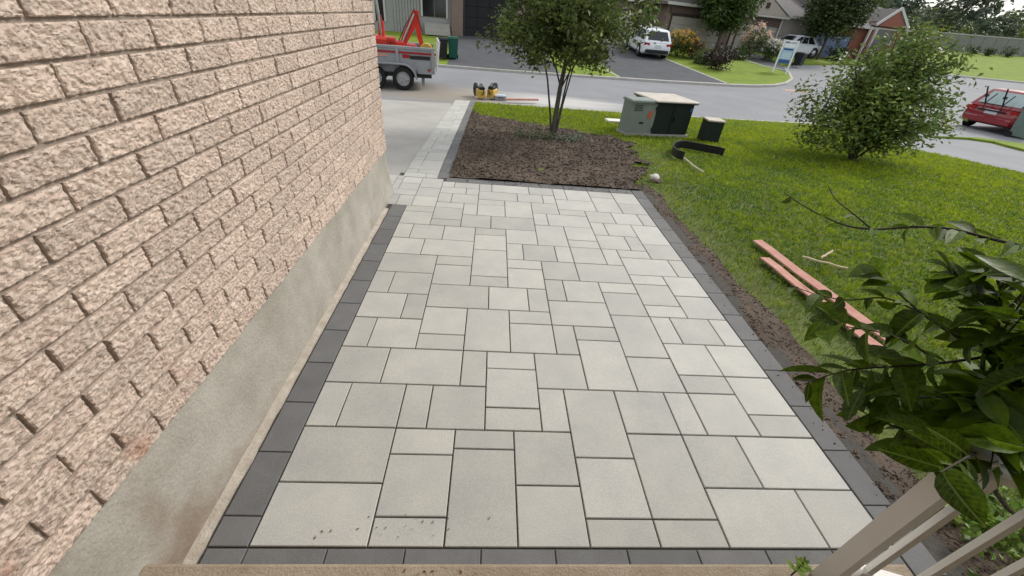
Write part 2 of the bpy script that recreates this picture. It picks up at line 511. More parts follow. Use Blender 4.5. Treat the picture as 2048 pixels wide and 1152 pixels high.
def thing(name, label, cat, loc=(0, 0, 0), rz=0.0, group=None):
    o = bpy.data.objects.new(name, None)
    o.empty_display_size = 0.2
    COL.objects.link(o)
    o.location = loc
    o.rotation_euler = (0, 0, rz)
    return tag(o, label, cat, group)

def tag(o, label, cat, group=None):
    o['label'] = label; o['category'] = cat
    if group: o['group'] = group
    return o

GX = [-300, -200, -120, -80, -60, -45]+[-36+2*i for i in range(9)]+[-18+i for i in range(8)]+[-10+0.5*i for i in range(61)]+[20.5+i for i in range(20)]+[42, 46, 52, 60, 75, 95, 130, 200, 300]
GY = [-80, -40, -20, -10, -5]+[0.5*i for i in range(0, 81)]+[41+i for i in range(8)]+[50, 53, 56, 60, 70, 90, 130, 200, 320, 500]

def rough_h(x, y, disp):
    return disp*(mnoise.noise(Vector((x*2.1, y*2.1, 3)))+0.7*mnoise.noise(Vector((x*6, y*6, 9)))+0.5*mnoise.noise(Vector((x*17, y*17, 1))))

def drape(name, poly, dz, material, parent=None, kind='structure', skirt=0.0, zf=None, fine=0.0, disp=0.0):
    """a sheet over the terrain: polygon cut along the terrain grid, each vertex at terrain height + dz"""
    bm = bmesh.new()
    f = bm.faces.new([bm.verts.new((q[0], q[1], 0)) for q in poly])
    xs = [q[0] for q in poly]; ys = [q[1] for q in poly]
    gx = [g for g in GX if min(xs) < g < max(xs)]; gy = [g for g in GY if min(ys) < g < max(ys)]
    if fine:
        gx = list(np.arange(min(xs)+fine, max(xs), fine)); gy = list(np.arange(min(ys)+fine, max(ys), fine))
    for g in gx:
        bmesh.ops.bisect_plane(bm, geom=bm.verts[:]+bm.edges[:]+bm.faces[:], plane_co=(g, 0, 0), plane_no=(1, 0, 0))
    for g in gy:
        bmesh.ops.bisect_plane(bm, geom=bm.verts[:]+bm.edges[:]+bm.faces[:], plane_co=(0, g, 0), plane_no=(0, 1, 0))
    bmesh.ops.triangulate(bm, faces=[q for q in bm.faces if len(q.verts) > 4])
    bnd = set(v for e in bm.edges if e.is_boundary for v in e.verts)
    for v in bm.verts:
        h = zg(v.co.x, v.co.y)+dz+(zf(v.co.x, v.co.y) if zf else 0)
        if disp:
            k = 0.3 if v in bnd else 1.0
            h += k*rough_h(v.co.x, v.co.y, disp)
        v.co.z = h
    bmesh.ops.recalc_face_normals(bm, faces=bm.faces)
    if bm.faces and sum(q.normal.z for q in bm.faces) < 0:
        bmesh.ops.reverse_faces(bm, faces=bm.faces)
    if skirt:
        r = bmesh.ops.extrude_edge_only(bm, edges=[e for e in bm.edges if e.is_boundary])
        for v in [g for g in r['geom'] if isinstance(g, bmesh.types.BMVert)]: v.co.z -= skirt
    me = bpy.data.meshes.new(name); bm.to_mesh(me); bm.free()
    me.materials.append(M[material])
    if disp: me.polygons.foreach_set('use_smooth', [True]*len(me.polygons))
    return obj(name, me, parent, kind)

def strip_along(name, pts, width, z0, z1, material, parent=None, kind='structure', side=0.0):
    """kerb: band along a polyline from terrain+z0 to terrain+z1"""
    P = [Vector((q[0], q[1], 0)) for q in pts]
    Q = []
    for a, b in zip(P, P[1:]):
        n = max(1, int((b-a).length/0.5))
        Q += [a.lerp(b, i/n) for i in range(n)]
    Q.append(P[-1])
    rings = []
    for i, q in enumerate(Q):
        t = (Q[min(i+1, len(Q)-1)]-Q[max(i-1, 0)]).normalized()
        nrm = Vector((-t.y, t.x, 0))
        l, r = q+nrm*(width/2+side), q-nrm*(width/2-side)
        zl, zr = zg(l.x, l.y), zg(r.x, r.y)
        rings.append([(l.x, l.y, zl+z0), (l.x, l.y, zl+z1-0.015), (l.x-nrm.x*.02, l.y-nrm.y*.02, zl+z1), (r.x+nrm.x*.02, r.y+nrm.y*.02, zr+z1), (r.x, r.y, zr+z1-0.015), (r.x, r.y, zr+z0)])
    return MB().loft(rings).build(name, material, parent, kind=kind)

def inside(poly, x, y):
    """vectorised point in polygon"""
    c = np.zeros(len(x), bool)
    n = len(poly)
    for i in range(n):
        x0, y0 = poly[i][0], poly[i][1]; x1, y1 = poly[(i+1) % n][0], poly[(i+1) % n][1]
        if y0 == y1: continue
        k = ((y0 > y) != (y1 > y)) & (x < (x1-x0)*(y-y0)/(y1-y0)+x0)
        c ^= k
    return c

def tri_mesh(name, V, Fv, material, colors=None):
    """fast mesh from arrays: V (n,3), Fv (m,k)"""
    me = bpy.data.meshes.new(name)
    k = Fv.shape[1]
    me.vertices.add(len(V)); me.vertices.foreach_set('co', V.astype(np.float32).ravel())
    me.loops.add(Fv.size); me.loops.foreach_set('vertex_index', Fv.astype(np.int32).ravel())
    me.polygons.add(len(Fv)); me.polygons.foreach_set('loop_start', np.arange(0, Fv.size, k, dtype=np.int32))
    me.update(calc_edges=True)
    if colors is not None:
        a = me.color_attributes.new('tint', 'FLOAT_COLOR', 'POINT')
        a.data.foreach_set('color', colors.astype(np.float32).ravel())
    me.materials.append(M[material])
    return me

def blades(x, y, z, h, wdt, cols, lean=0.5):
    """grass: one bent blade of two triangles at each point"""
    n = len(x)
    a = rng.uniform(0, 2*np.pi, n); la = rng.uniform(0, 2*np.pi, n); le = rng.uniform(0.1, lean, n)*h
    dx, dy = np.cos(a)*wdt/2, np.sin(a)*wdt/2
    P = np.stack([x, y, z], 1)
    o = np.stack([dx, dy, np.zeros(n)], 1)
    ln = np.stack([np.cos(la)*le, np.sin(la)*le, np.zeros(n)], 1)
    mid = P+ln*0.35+np.stack([0*h, 0*h, h*0.6], 1)
    top = P+ln+np.stack([0*h, 0*h, h*rng.uniform(0.75, 1.0, n)], 1)
    V = np.stack([P-o, P+o, mid+o*0.7, mid-o*0.7, top], 1).reshape(-1, 3)
    b = np.arange(n)[:, None]*5
    T = np.concatenate([b+[0, 1, 2], b+[0, 2, 3], b+[3, 2, 4]], 0)
    C = np.repeat(np.concatenate([cols, np.ones((n, 1))], 1), 5, axis=0)
    return V, T, C

def foliage(cents, sig, per, size, tint, tvar=0.25, seed=0, flat=0.0, up=0.3):
    """leaves as small bent quads gathered round clump centres; returns V, F, colours"""
    r = np.random.default_rng(seed)
    cents = np.asarray(cents, float)
    n = len(cents)*per
    c = np.repeat(cents, per, 0)
    sg = np.repeat(np.asarray(sig, float).reshape(-1, 1)*np.ones((len(cents), 1)), per, 0)
    p = c+r.normal(0, 1, (n, 3))*sg*[1, 1, 0.8]
    d = r.normal(0, 1, (n, 3)); d[:, 2] = d[:, 2]*0.5-0.25; d /= np.linalg.norm(d, axis=1)[:, None]
    u = r.normal(0, 1, (n, 3)); u[:, 2] += up*3
    s = np.cross(d, u); s /= np.linalg.norm(s, axis=1)[:, None]+1e-9
    nn = np.cross(s, d)
    L_ = (size*r.uniform(0.6, 1.25, n))[:, None]; W_ = L_*r.uniform(0.38, 0.55, n)[:, None]
    V = np.stack([p, p+d*L_*0.5+s*W_*0.5+nn*L_*0.08, p+d*L_-nn*L_*0.12, p+d*L_*0.5-s*W_*0.5+nn*L_*0.08], 1).reshape(-1, 3)
    Fv = np.arange(n*4).reshape(n, 4)
    cl = np.repeat(r.uniform(1-tvar, 1+tvar, len(cents)), per)*r.uniform(0.75, 1.25, n)
    yel = np.clip(r.normal(0, 0.12, n)+np.repeat(r.normal(0, .08, len(cents)), per), -0.25, 0.4)
    C = np.stack([tint[0]*cl*(1+yel*1.3), tint[1]*cl*(1+yel*0.6), tint[2]*cl, np.ones(n)], 1)
    return V, Fv, np.repeat(C, 4, 0)

def clumps(n, center, rad, seed, shell=0.55, zmin=-9):
    r = np.random.default_rng(seed)
    out = []
    while len(out) < n:
        q = r.normal(0, 1, 3); q /= np.linalg.norm(q)
        k = shell+(1-shell)*r.random()**0.7
        k *= 1+0.16*mnoise.noise(Vector(tuple(q*2.3+seed)))*1.6
        pt = np.array(center)+q*k*np.array(rad)
        if pt[2] > zmin: out.append(pt)
    return np.array(out)

# ================================================================== THE SETTING
# ------------------------------------------------------------------ ground, road, lawns, driveways
drape('ground', [(-300, -80), (300, -80), (300, 500), (-300, 500)], -0.22, 'far_lawn')
ROADZ = -0.10
drape('road', [(-70, 10.6), (8.2, 10.6), (8.2, -9), (90, -9), (90, 42), (-70, 42)], ROADZ, 'road')

def xy(px, py, dz=0.0):
    q = at(px, py, dz)
    return (q.x, q.y)

# own lawn: far edge along the street, right edge along the neighbour's driveway
LAWN_Z = -0.03
near_edge = [(-0.50, 12.75), xy(1000, 206), xy(1230, 223), xy(1400, 233), xy(1590, 244)]
right_edge = [xy(1700, 256), xy(1800, 290), xy(2048, 343), (15, 3.5), (18, -4)]
soil_bed = [fl(*q) for q in ((-0.42, 9.05), (-0.27, 8.85), (0.15, 8.62), (0.68, 8.43), (1.3, 8.12), (2.07, 7.86), (2.5, 7.35), (2.52, 6.7), (2.3, 6.0), (2.16, 5.35), (2.0, 5.01), (-0.50, 5.01))]
def ragged(poly, ok, d=.05, step=.10):
    out = []
    for a, b in zip(poly, poly[1:]+poly[:1]):
        n = max(1, int(math.hypot(b[0]-a[0], b[1]-a[1])/step))
        for i in range(n):
            x_, y_ = a[0]+(b[0]-a[0])*i/n, a[1]+(b[1]-a[1])*i/n
            if ok(x_, y_):
                x_ += d*(mnoise.noise(Vector((x_*4, y_*4, 1)))+random.uniform(-.5, .5)); y_ += d*(mnoise.noise(Vector((x_*4, y_*4, 7)))+random.uniform(-.5, .5))
            out.append((x_, y_))
    return out
soil_bed = ragged(soil_bed, lambda x_, y_: x_ > -.3 and y_ > 5.25, .22)
soil_strip = [(2.005, 5.05), (2.16, 5.35), (2.25, 4.9), (2.20, 4.2), (2.27, 3.45), (2.24, 2.9), (2.34, 2.3), (2.30, 1.8), (2.26, 1.4), (2.30, 1.05), (2.40, 0.7), (2.42, 0.3), (2.0, 0.3)]
soil_strip = ragged(soil_strip, lambda x_, y_: x_ > 2.1, .05)
lawn_poly = near_edge+right_edge+[(18, -8), (2.0, -8), (2.0, 5.0), (-0.50, 5.0)]
drape('lawn', lawn_poly, LAWN_Z, 'lawn_soil', skirt=0.16)

# concrete driveway in front of the garage, dropping to the street
def dsl(x, y): return -0.085*sst(11.3, 12.4, y)
drive = [(-12, 4.98), (-1.14, 4.98), (-1.075, 5.02), (-1.07, 12.62), (-3.0, 12.2), (-12, 10.9)]
drape('driveway', drive, -0.012, 'drive_concrete', skirt=0.15, zf=dsl)

# far side of the street
far_kerb = [(-70, 16.5), (-14, 20.6)]+[xy(*q) for q in ((890, 130), (1015, 140), (1240, 155), (1330, 161), (1455, 168), (1510, 170), (1550, 169), (1572, 165), (1584, 157))]
back_edge = [xy(1579, 146), xy(1570, 138), xy(1562, 130), xy(1600, 127), xy(1690, 127), xy(1760, 131), xy(1850, 143), xy(1910, 150), xy(2048, 164), xy(2300, 190)]
far_poly = far_kerb+back_edge+[(140, 24), (140, 190), (-70, 190)]
drape('far_lawn', far_poly, 0.0, 'far_lawn', skirt=0.16)
strip_along('kerb', far_kerb+back_edge[:2], 0.16, -0.12, 0.012, 'kerb')
strip_along('kerb', near_edge[1:]+[xy(1640, 246)], 0.15, -0.12, -0.01, 'kerb')
strip_along('kerb', back_edge[6:], 0.16, -0.12, 0.012, 'kerb')
dA = [xy(893, 130), xy(1120, 146), xy(1085, 100), xy(1010, 72), xy(915, 72), xy(905, 100)]
dB = [xy(1245, 155), xy(1455, 168), xy(1330, 118), xy(1290, 92), xy(1200, 84), xy(1175, 110)]
dC = [xy(1578, 146), xy(1569, 138), xy(1562, 130), xy(1530, 112), xy(1475, 100), xy(1458, 108), xy(1500, 121)]
for nm, pl in (('driveway', dA), ('driveway', dB), ('driveway', dC)):
    drape(nm, pl, 0.012, 'asphalt_drive')
strip_along('driveway_edging', [xy(1455, 168), xy(1390, 142), xy(1325, 116)], 0.14, -0.05, 0.03, 'kerb')
strip_along('driveway_edging', [xy(1240, 155), xy(1205, 137), xy(1180, 122)], 0.14, -0.05, 0.03, 'kerb')
strip_along('driveway_edging', [xy(1458, 110), xy(1520, 130), xy(1566, 140)], 0.16, -0.05, 0.03, 'kerb')
# neighbour's driveway on the right and its strip of grass
nb = [xy(1868, 270), xy(1960, 273), xy(2048, 285), xy(2400, 340), xy(2400, 360), xy(2048, 296), xy(1990, 281), xy(1940, 274)]
drape('grass_verge', nb, -0.03, 'far_lawn', skirt=0.14)
drape('paint_mark', [xy(1562, 178, ROADZ), xy(1625, 183, ROADZ), xy(1620, 186, ROADZ), xy(1572, 182, ROADZ)], ROADZ+0.006, 'paint_mark')

# ------------------------------------------------------------------ patio of laid slabs
UX, UY, OX, OY = 0.15151, 0.14635, -0.86552, 1.29531
SLABS = [(0,3,-3.8,-2),(0,3,-2,0),(3,5,-3.8,-3),(3,5,-3,-1),(3,5,-1,0),(5,7,-3.8,-.75),(5,7,-.75,0),(7,9,-3.8,-2),(7,9,-2,0),
 (9,11,-3.8,-3),(9,11,-3,-1),(9,11,-1,2),(11,13,-3.8,-3),(11,13,-3,0),(13,16,-3.8,-2),(16,18,-3.8,-2),(13,15,-2,0),(15,18,-2,0),
 (0,1,0,2),(1,3,0,2),(3,4,0,2),(4,6,0,2),(6,8,0,1),(6,8,1,3),(6,8,3,4),(8,9,0,2),(11,13,0,2),(13,14,0,2),(14,16,0,2),(16,18,0,1),(16,18,1,3),
 (14,16,2,3),(0,2,2,4),(2,5,2,4),(5,6,2,4),(8,10,2,4),(10,12,2,5),(12,14,2,4),(12,14,4,7),(14,16,3,5),(16,18,3,5),
 (0,1,4,6),(1,3,4,6),(3,5,4,5),(3,5,5,7),(5,7,4,7),(7,9,4,6),(7,9,6,7),(9,10,4,6),(10,12,5,6),(14,15,5,7),(15,17,5,7),(17,18,5,7),
 (0,2,6,8),(2,3,6,8),(9,12,6,8),(3,6,7,9),(6,8,7,9),(8,9,7,9),(0,1,8,10),(1,3,8,10),(9,10,8,10),(10,12,8,10),(12,14,7,9),(12,14,9,10),
 (14,16,7,8),(14,16,8,10),(16,18,7,9),(16,18,9,11),(3,5,9,11),(3,5,11,12),(5,7,9,10),(5,7,10,13),(7,9,9,11),(7,9,11,12),(9,11,10,12),(11,14,10,12),
 (14,16,10,11),(0,3,10,12),(0,2,12,14),(2,5,12,14),(5,7,13,15),(5,7,15,16),(7,8,12,14),(8,10,12,14),(10,11,12,14),(11,13,12,14),(13,14,12,14),
 (14,17,11,13),(17,18,11,13),(0,1,14,16),(1,3,14,16),(3,5,14,16),(7,9,14,16),(9,11,14,17),(11,13,14,15),(11,13,15,17),(14,16,13,14),(16,18,13,15),
 (13,15,14,16),(15,16,14,16),(16,18,15,18),(0,2,16,18),(2,4,16,17),(2,4,17,19),(4,6,16,18),(6,9,16,18),(0,2,18,19),(4,5,18,20),(5,7,18,20),(7,9,18,21),
 (5,7,20,21),(9,10,17,19),(10,13,17,19),(13,14,16,18),(14,16,16,18),(13,15,18,20),(15,17,18,20),(17,18,18,20),(9,11,19,21),(11,13,19,20),
 (11,14,20,22),(14,16,20,23),(14,16,23,24.35),(16,18,20,22),(16,18,22,24.35),(8,10,21,22.7),(5,8,21,22.7),(10,11,21,22.7),(5,6,22.7,24.35),(6,9,22.7,24.35),
 (9,11,22.7,24.35),(11,12,22,24.35),(12,14,22,24.35),(2,3,20,21.8),(3,5,20,21.8),(2,4,19,20),(2,4,21.8,23.1),(4,5,21.8,23.1),(2,3,23.1,24.35),(3,5,23.1,24.35),
 (0.3,2,19,20.9),(-1.75,-.8,19,20.9),(-.8,.3,19,20.9),(.3,2,20.9,22.7),(-1.75,.3,20.9,22),(-1.2,.3,22,23.4),(-1.75,-1.2,22,24.2),(.3,2,22.7,24.9),(-1.2,.3,23.4,24.9),(-1.75,-1.2,24.2,25.1),(-4,-1.75,22,23.6),(-5,-1.75,23.6,25.1),(-3.6,-1.75,21.3,22)]
patio = MB().box((0.5, 2.8, -0.07), (3.25, 4.6, 0.12)).box((-1.5, 4.70, -0.075), (0.74, 0.58, 0.12)).build('patio', 'joint_sand', kind='structure')
patio['label'] = 'new grey slab patio with dark border'
_slab_cache = {}
def slab(sx, sy, th, material, parent, x, y, z=0.0, rz=0.0, name='paver'):
    key = (round(sx, 3), round(sy, 3), material)
    if key not in _slab_cache:
        _slab_cache[key] = MB().box((0, 0, -th/2), (sx, sy, th), ch=0.003).mesh(name, material)
    o = obj(name, _slab_cache[key], parent)
    o.location = (x, y, z)
    o.rotation_euler = (random.gauss(0, .0012), random.gauss(0, .0012), rz+random.gauss(0, .0015))
    return o
JW = 0.0065
for (a, b, c, d) in SLABS:
    slab((b-a)*UX-JW, (d-c)*UY-JW, 0.06, 'paver', patio, OX+(a+b)/2*UX, OY+(c+d)/2*UY, random.uniform(-.0012, .0008))
BZ = -0.0015
# border: left, right, bottom, far
for k in range(-2, 10):
    c, d = 2*k-1, 2*k+1
    c = max(c, -3.8); d = min(d, 19)
    slab(UX-0.004, (d-c)*UY-0.004, 0.06, 'border', patio, OX-0.5*UX-0.003, OY+(c+d)/2*UY, BZ, name='border_paver')
for k in range(-4, 12):
    c, d = 2*k+1.5, 2*k+3.5
    c = max(c, -3.8-1); d = min(d, 25.35)
    if c >= d: continue
    slab(UX-0.004, (d-c)*UY-0.004, 0.06, 'border', patio, OX+18.5*UX+0.003, OY+(c+d)/2*UY, BZ, name='border_paver')
for a, b in [(-1, 0)]+[(2*k, 2*k+2) for k in range(9)]:
    slab((b-a)*UX-0.004, 1.0*UY-0.004, 0.06, 'border', patio, OX+(a+b)/2*UX, OY-4.3*UY-0.003, BZ, name='border_paver')
for a, b in [(2.2, 4)]+[(2*k, 2*k+2) for k in range(2, 9)]:
    slab((b-a)*UX-0.004, UY-0.004, 0.06, 'border', patio, OX+(a+b)/2*UX, OY+24.87*UY, BZ, name='border_paver')

# ------------------------------------------------------------------ narrow walkway along the driveway
def wp(x, y): return Vector((x, y, zg(x, y)))
WA, WB, WC = (-1.07, 4.945, 12.62), (-0.645, 4.945, 12.72), (-0.503, 4.99, 12.78)
def we(e, t): return wp(e[0], e[1]+(e[2]-e[1])*t)
wr = []
for i in range(25):
    y = 4.9+i*(12.75-4.9)/24
    wr.append([(-1.07, y, zg(0, y)-.014), (-0.5, y, zg(0, y)-.014), (-0.5, y, zg(0, y)-.15), (-1.07, y, zg(0, y)-.15)])
walk = MB().loft(wr).build('walkway', 'joint_sand', kind='structure')
def quad_slab(P, material, parent, name, th=0.05):
    c = sum((Vector(q) for q in P), Vector())/4
    g = 0.004
    Q = [Vector(q)+(c-Vector(q)).normalized()*g for q in P]
    r1 = [tuple(q-c-Vector((0, 0, th))) for q in Q]; r2 = [tuple(q-c-Vector((0, 0, .003))) for q in Q]
    r3 = [tuple((q-c)+(c-q).normalized()*.004) for q in Q]
    o = MB().loft([r1, r2, r3]).build(name, material, parent)
    o.location = (c.x, c.y, c.z+random.uniform(-.001, .001))
t = 0.0
while t < 0.995:
    t2 = min(1.0, t+random.choice((0.02, 0.03, 0.04, 0.04)))
    if 1-t2 < .02: t2 = 1.0
    a, b, a2, b2 = we(WA, t), we(WB, t), we(WA, t2), we(WB, t2)
    cut = random.choice((None, 0.35, 0.64, 0.64))
    if cut is None: quad_slab([a, b, b2, a2], 'paver', walk, 'paver')
    else:
        quad_slab([a, a.lerp(b, cut), a2.lerp(b2, cut), a2], 'paver', walk, 'paver')
        quad_slab([a.lerp(b, cut), b, b2, a2.lerp(b2, cut)], 'paver', walk, 'paver')
    t = t2
for i in range(25):
    t, t2 = i/25, (i+1)/25
    quad_slab([we(WB, t), we(WC, t), we(WC, t2), we(WB, t2)], 'border', walk, 'border_paver')

# ------------------------------------------------------------------ brick house: rock-faced brick above a concrete foundation
WX, WY1, ZB, CH, BL = -1.105, 4.40, 0.470, 0.0871, 0.2615
house = thing('brick_house', 'beige rock-faced brick house wall on bare concrete foundation beside the patio', 'house', (WX, WY1, 0))
def hl(x, y, z): return (x-WX, y-WY1, z)
wall = MB().box(hl(WX-0.012-2.5, (WY1-0.02-3.0)/2, 1.745), (5.0, WY1+3.0-0.02, 2.55)).build('wall', 'mortar', house)
fnd = MB()
fy0, fy1 = -3.0, WY1-0.03
fnd.loft([[hl(xb, fy0, z_), hl(xb, fy1+dy_, z_), hl(-6.1, fy1+dy_, z_), hl(-6.1, fy0, z_)] for z_, xb, dy_ in ((-.2, -1.066, .03), (.02, -1.068, .03), (.20, -1.095, .01), (.464, -1.118, 0))])
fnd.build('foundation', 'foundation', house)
fil = MB()
rings = []
for i in range(60):
    y = 0.3+i*(WY1-0.45-0.3)/59
    j = 0.006*mnoise.noise(Vector((0, y*5, 0)))+0.004*mnoise.noise(Vector((3, y*16, 0)))
    rings.append([hl(-1.085, y, 0.016+j), hl(-1.058, y, 0.009+j*.6), hl(-1.03+j, y, 0.004), hl(-1.022+j, y, -0.05), hl(-1.085, y, -0.05)])
fil.loft(rings)
fil.build('cement_fillet', 'fillet', house, smooth=True)

def brick_mesh(seed, ln, ht=CH-0.0115, dep=0.055):
    ny, nz = max(8, int(ln/0.0036)), 22
    mb = MB()
    vs_, fs = [], []
    o = Vector((seed*3.7, seed*1.3, seed*7.1))
    for j in range(nz+1):
        for i in range(ny+1):
            y = -ln/2+ln*i/ny; z = -ht/2+ht*j/nz
            e = min(min(i, ny-i)*1.6, min(j, nz-j)*1.0)
            edge = -0.0035 if e < 0.5 else 0.0
            q = Vector((y, z, 0))
            n = mnoise.noise(q*11+o)
            wq = Vector((y*0.9+z*0.45, z*1.15-y*0.35, 0))+Vector((mnoise.noise(q*25+o), mnoise.noise(q*25-o), 0))*0.006
            p1 = sst(-0.20, -0.06, mnoise.noise(wq*40+o*2)); p2 = sst(-0.14, 0.0, mnoise.noise(wq*92-o))
            x = 0.0012*n+0.0030*p1+0.0030*p2-0.004+edge
            vs_.append((x, y, z))
    for j in range(nz):
        for i in range(ny):
            a = j*(ny+1)+i
            fs.append((a, a+1, a+ny+2, a+ny+1))
    ring = [i for i in range(ny+1)]+[(j*(ny+1)+ny) for j in range(1, nz+1)]+[nz*(ny+1)+i for i in range(ny-1, -1, -1)]+[j*(ny+1) for j in range(nz-1, 0, -1)]
    base = len(vs_)
    for r_ in ring: vs_.append((-dep, vs_[r_][1], vs_[r_][2]))
    m_ = len(ring)
    for i in range(m_): fs.append((ring[i], base+i, base+(i+1) % m_, ring[(i+1) % m_]))
    mb.add(vs_, fs)
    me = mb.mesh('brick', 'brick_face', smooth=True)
    return me
brick_var = [brick_mesh(s+1, BL-0.0105) for s in range(14)]
short_cache = {}
upper = MB()
nb_ = 0
for c in range(0, 26):
    zc = ZB+(c+0.5)*CH
    off = 1.18+(0.0 if (14-c) % 2 == 0 else BL/2)
    k0 = int(math.floor((0.25-off)/BL))
    k = k0
    while True:
        y0 = off+k*BL; y1 = y0+BL
        k += 1
        if y0 >= WY1-0.03: break
        y1 = min(y1, WY1)
        if c < 16 and nb_ < 300:
            ln = y1-y0-0.0105
            if abs(ln-(BL-0.0105)) < 1e-4: me = random.choice(brick_var)
            else:
                kk = round(ln, 2)
                if kk not in short_cache: short_cache[kk] = brick_mesh(40+len(short_cache), ln)
                me = short_cache[kk]
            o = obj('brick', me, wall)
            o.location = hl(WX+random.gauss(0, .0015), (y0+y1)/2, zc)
            if random.random() < 0.5 and me in brick_var: o.rotation_euler = (math.pi, 0, 0)
            nb_ += 1
        elif c >= 16:
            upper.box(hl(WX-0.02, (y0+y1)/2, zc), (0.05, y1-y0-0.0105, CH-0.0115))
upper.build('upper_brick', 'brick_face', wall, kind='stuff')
# the house goes on behind the camera
MB().box((2.0-WX, -2.35-WY1, 1.9), (6.3, 1.2, 4.2)).build('front_wall', 'brick_brown', house)
MB().box((1.05-WX, -0.70-WY1, 2.72), (4.2, 2.1, 0.16)).build('added_shade_roof', 'siding_tan', house)  # unseen roof added overhead to shade the post, leaves and step

# ------------------------------------------------------------------ porch step, railing
st = MB()
st.box((0.28, -0.55, 0.035), (2.82, 2.34, 0.27), ch=0.012)
step = tag(st.build('porch_step', 'concrete_step'), 'weathered tan concrete porch step along the near end of the patio', 'step')
rail = thing('porch_railing', 'off-white porch railing post with pickets at the lower right corner', 'railing', (1.30, 0.565, 0.17))
rd = Vector((1, -0.30, 0)).normalized(); ra = math.atan2(rd.y, rd.x)
pst = MB()
pst.box((0, 0, 0.395), (0.054, 0.054, 0.79), rz=.09, ch=0.004)
pst.build('post', 'rail_white', rail)
MB().box((0, 0, 0.80), (0.060, 0.060, 0.014), rz=.09, ch=0.012).build('post_cap', 'rail_white', rail)
MB().box(rd*0.85+Vector((0, 0, 0.745)), (1.6, 0.048, 0.034), rz=ra, ch=0.008).build('top_rail', 'rail_white', rail)
MB().box(rd*0.85+Vector((0, 0, 0.12)), (1.6, 0.04, 0.05), rz=ra, ch=0.004).build('bottom_rail', 'rail_white', rail)
pm = MB().box((0, 0, 0.42), (0.020, 0.020, 0.62), ch=0.002).mesh('picket', 'rail_white')
for i in range(12):
    o = obj('picket', pm, rail)
    o.location = rd*(0.08+i*0.14); o.rotation_euler = (0, 0, ra)

# ------------------------------------------------------------------ garden bed, soil strip
bed = drape('garden_bed', soil_bed, 0.012, 'soil', fine=0.05, disp=0.05)
strip_s = drape('soil_strip', soil_strip, -0.012, 'soil', fine=0.05, disp=0.02)
def clods(n, poly, size, z, seed, disp=0.0):
    r = np.random.default_rng(seed)
    xs = [q[0] for q in poly]; ys = [q[1] for q in poly]
    x = r.uniform(min(xs), max(xs), n*4); y = r.uniform(min(ys), max(ys), n*4)
    k = inside(poly, x, y); x, y = x[k][:n], y[k][:n]
    s = size*r.uniform(0.3, 1.0, len(x))**1.6
    octv = np.array([(1, 0, 0), (0, 1, 0), (-1, 0, 0), (0, -1, 0), (0, 0, .8), (0, 0, -.8)], float)
    V = (octv[None]*r.uniform(0.55, 1.3, (len(x), 6, 1))+r.normal(0, .18, (len(x), 6, 3)))*s[:, None, None]
    V = V+np.stack([x, y, np.array([zg(a, b)+(rough_h(a, b, disp) if disp else 0) for a, b in zip(x, y)])+z+s*0.3], 1)[:, None]
    b = np.arange(len(x))[:, None]*6
    T = np.concatenate([b+[i, (i+1) % 4, 4] for i in range(4)]+[b+[(i+1) % 4, i, 5] for i in range(4)], 0)
    return V.reshape(-1, 3), T
V, T = clods(24000, soil_bed, 0.019, 0.008, 3, 0.05)
Vb, Tb = clods(120, [(1.93, .9), (2.02, .9), (2.02, 5.0), (1.93, 5.0)], 0.006, 0.0, 9)
Vc, Tc = clods(160, [(-.3, 4.88), (1.9, 4.88), (1.9, 5.03), (-.3, 5.03)], 0.010, 0.0, 10)
V2, T2 = clods(9000, soil_strip, 0.010, -0.015, 4, 0.02)
o = obj('soil_clods', tri_mesh('soil_clods', np.concatenate([V, V2, Vb, Vc]), np.concatenate([T, T2+len(V), Tb+len(V)+len(V2), Tc+len(V)+len(V2)+len(Vb)]), 'soil'), kind='stuff')
tag(o, 'loose dark clods over the freshly dug soil', 'soil')

# ------------------------------------------------------------------ grass of the own lawn
def grass_pts(n, poly, excl, ymax=None):
    xs = [q[0] for q in poly]; ys = [q[1] for q in poly]
    x = rng.uniform(min(xs), max(xs), n); y = rng.uniform(min(ys), max(ys), n)
    k = inside(poly, x, y)
    for e in excl: k &= ~inside(e, x, y)
    return x[k], y[k]
grass_poly = near_edge+right_edge[:3]+[(10.5, 3.2), (8.5, 0.2), (2.0, 0.2), (2.0, 5.0), (-0.50, 5.0)]
jit = lambda poly, d: [(q[0]+rng.uniform(-d, d), q[1]+rng.uniform(-d, d)) for q in poly]
x, y = grass_pts(820000, grass_poly, [soil_bed, soil_strip])
dist = np.hypot(x, y)
keep = rng.random(len(x)) < np.clip((4.2/dist)**1.15, 0.18, 1)
nn_ = np.array([mnoise.noise(Vector((a*0.9, b*0.9, 0)))+0.6*mnoise.noise(Vector((a*3.1, b*3.1, 5))) for a, b in zip(x[keep][::1], y[keep][::1])])
x, y, dist = x[keep], y[keep], dist[keep]
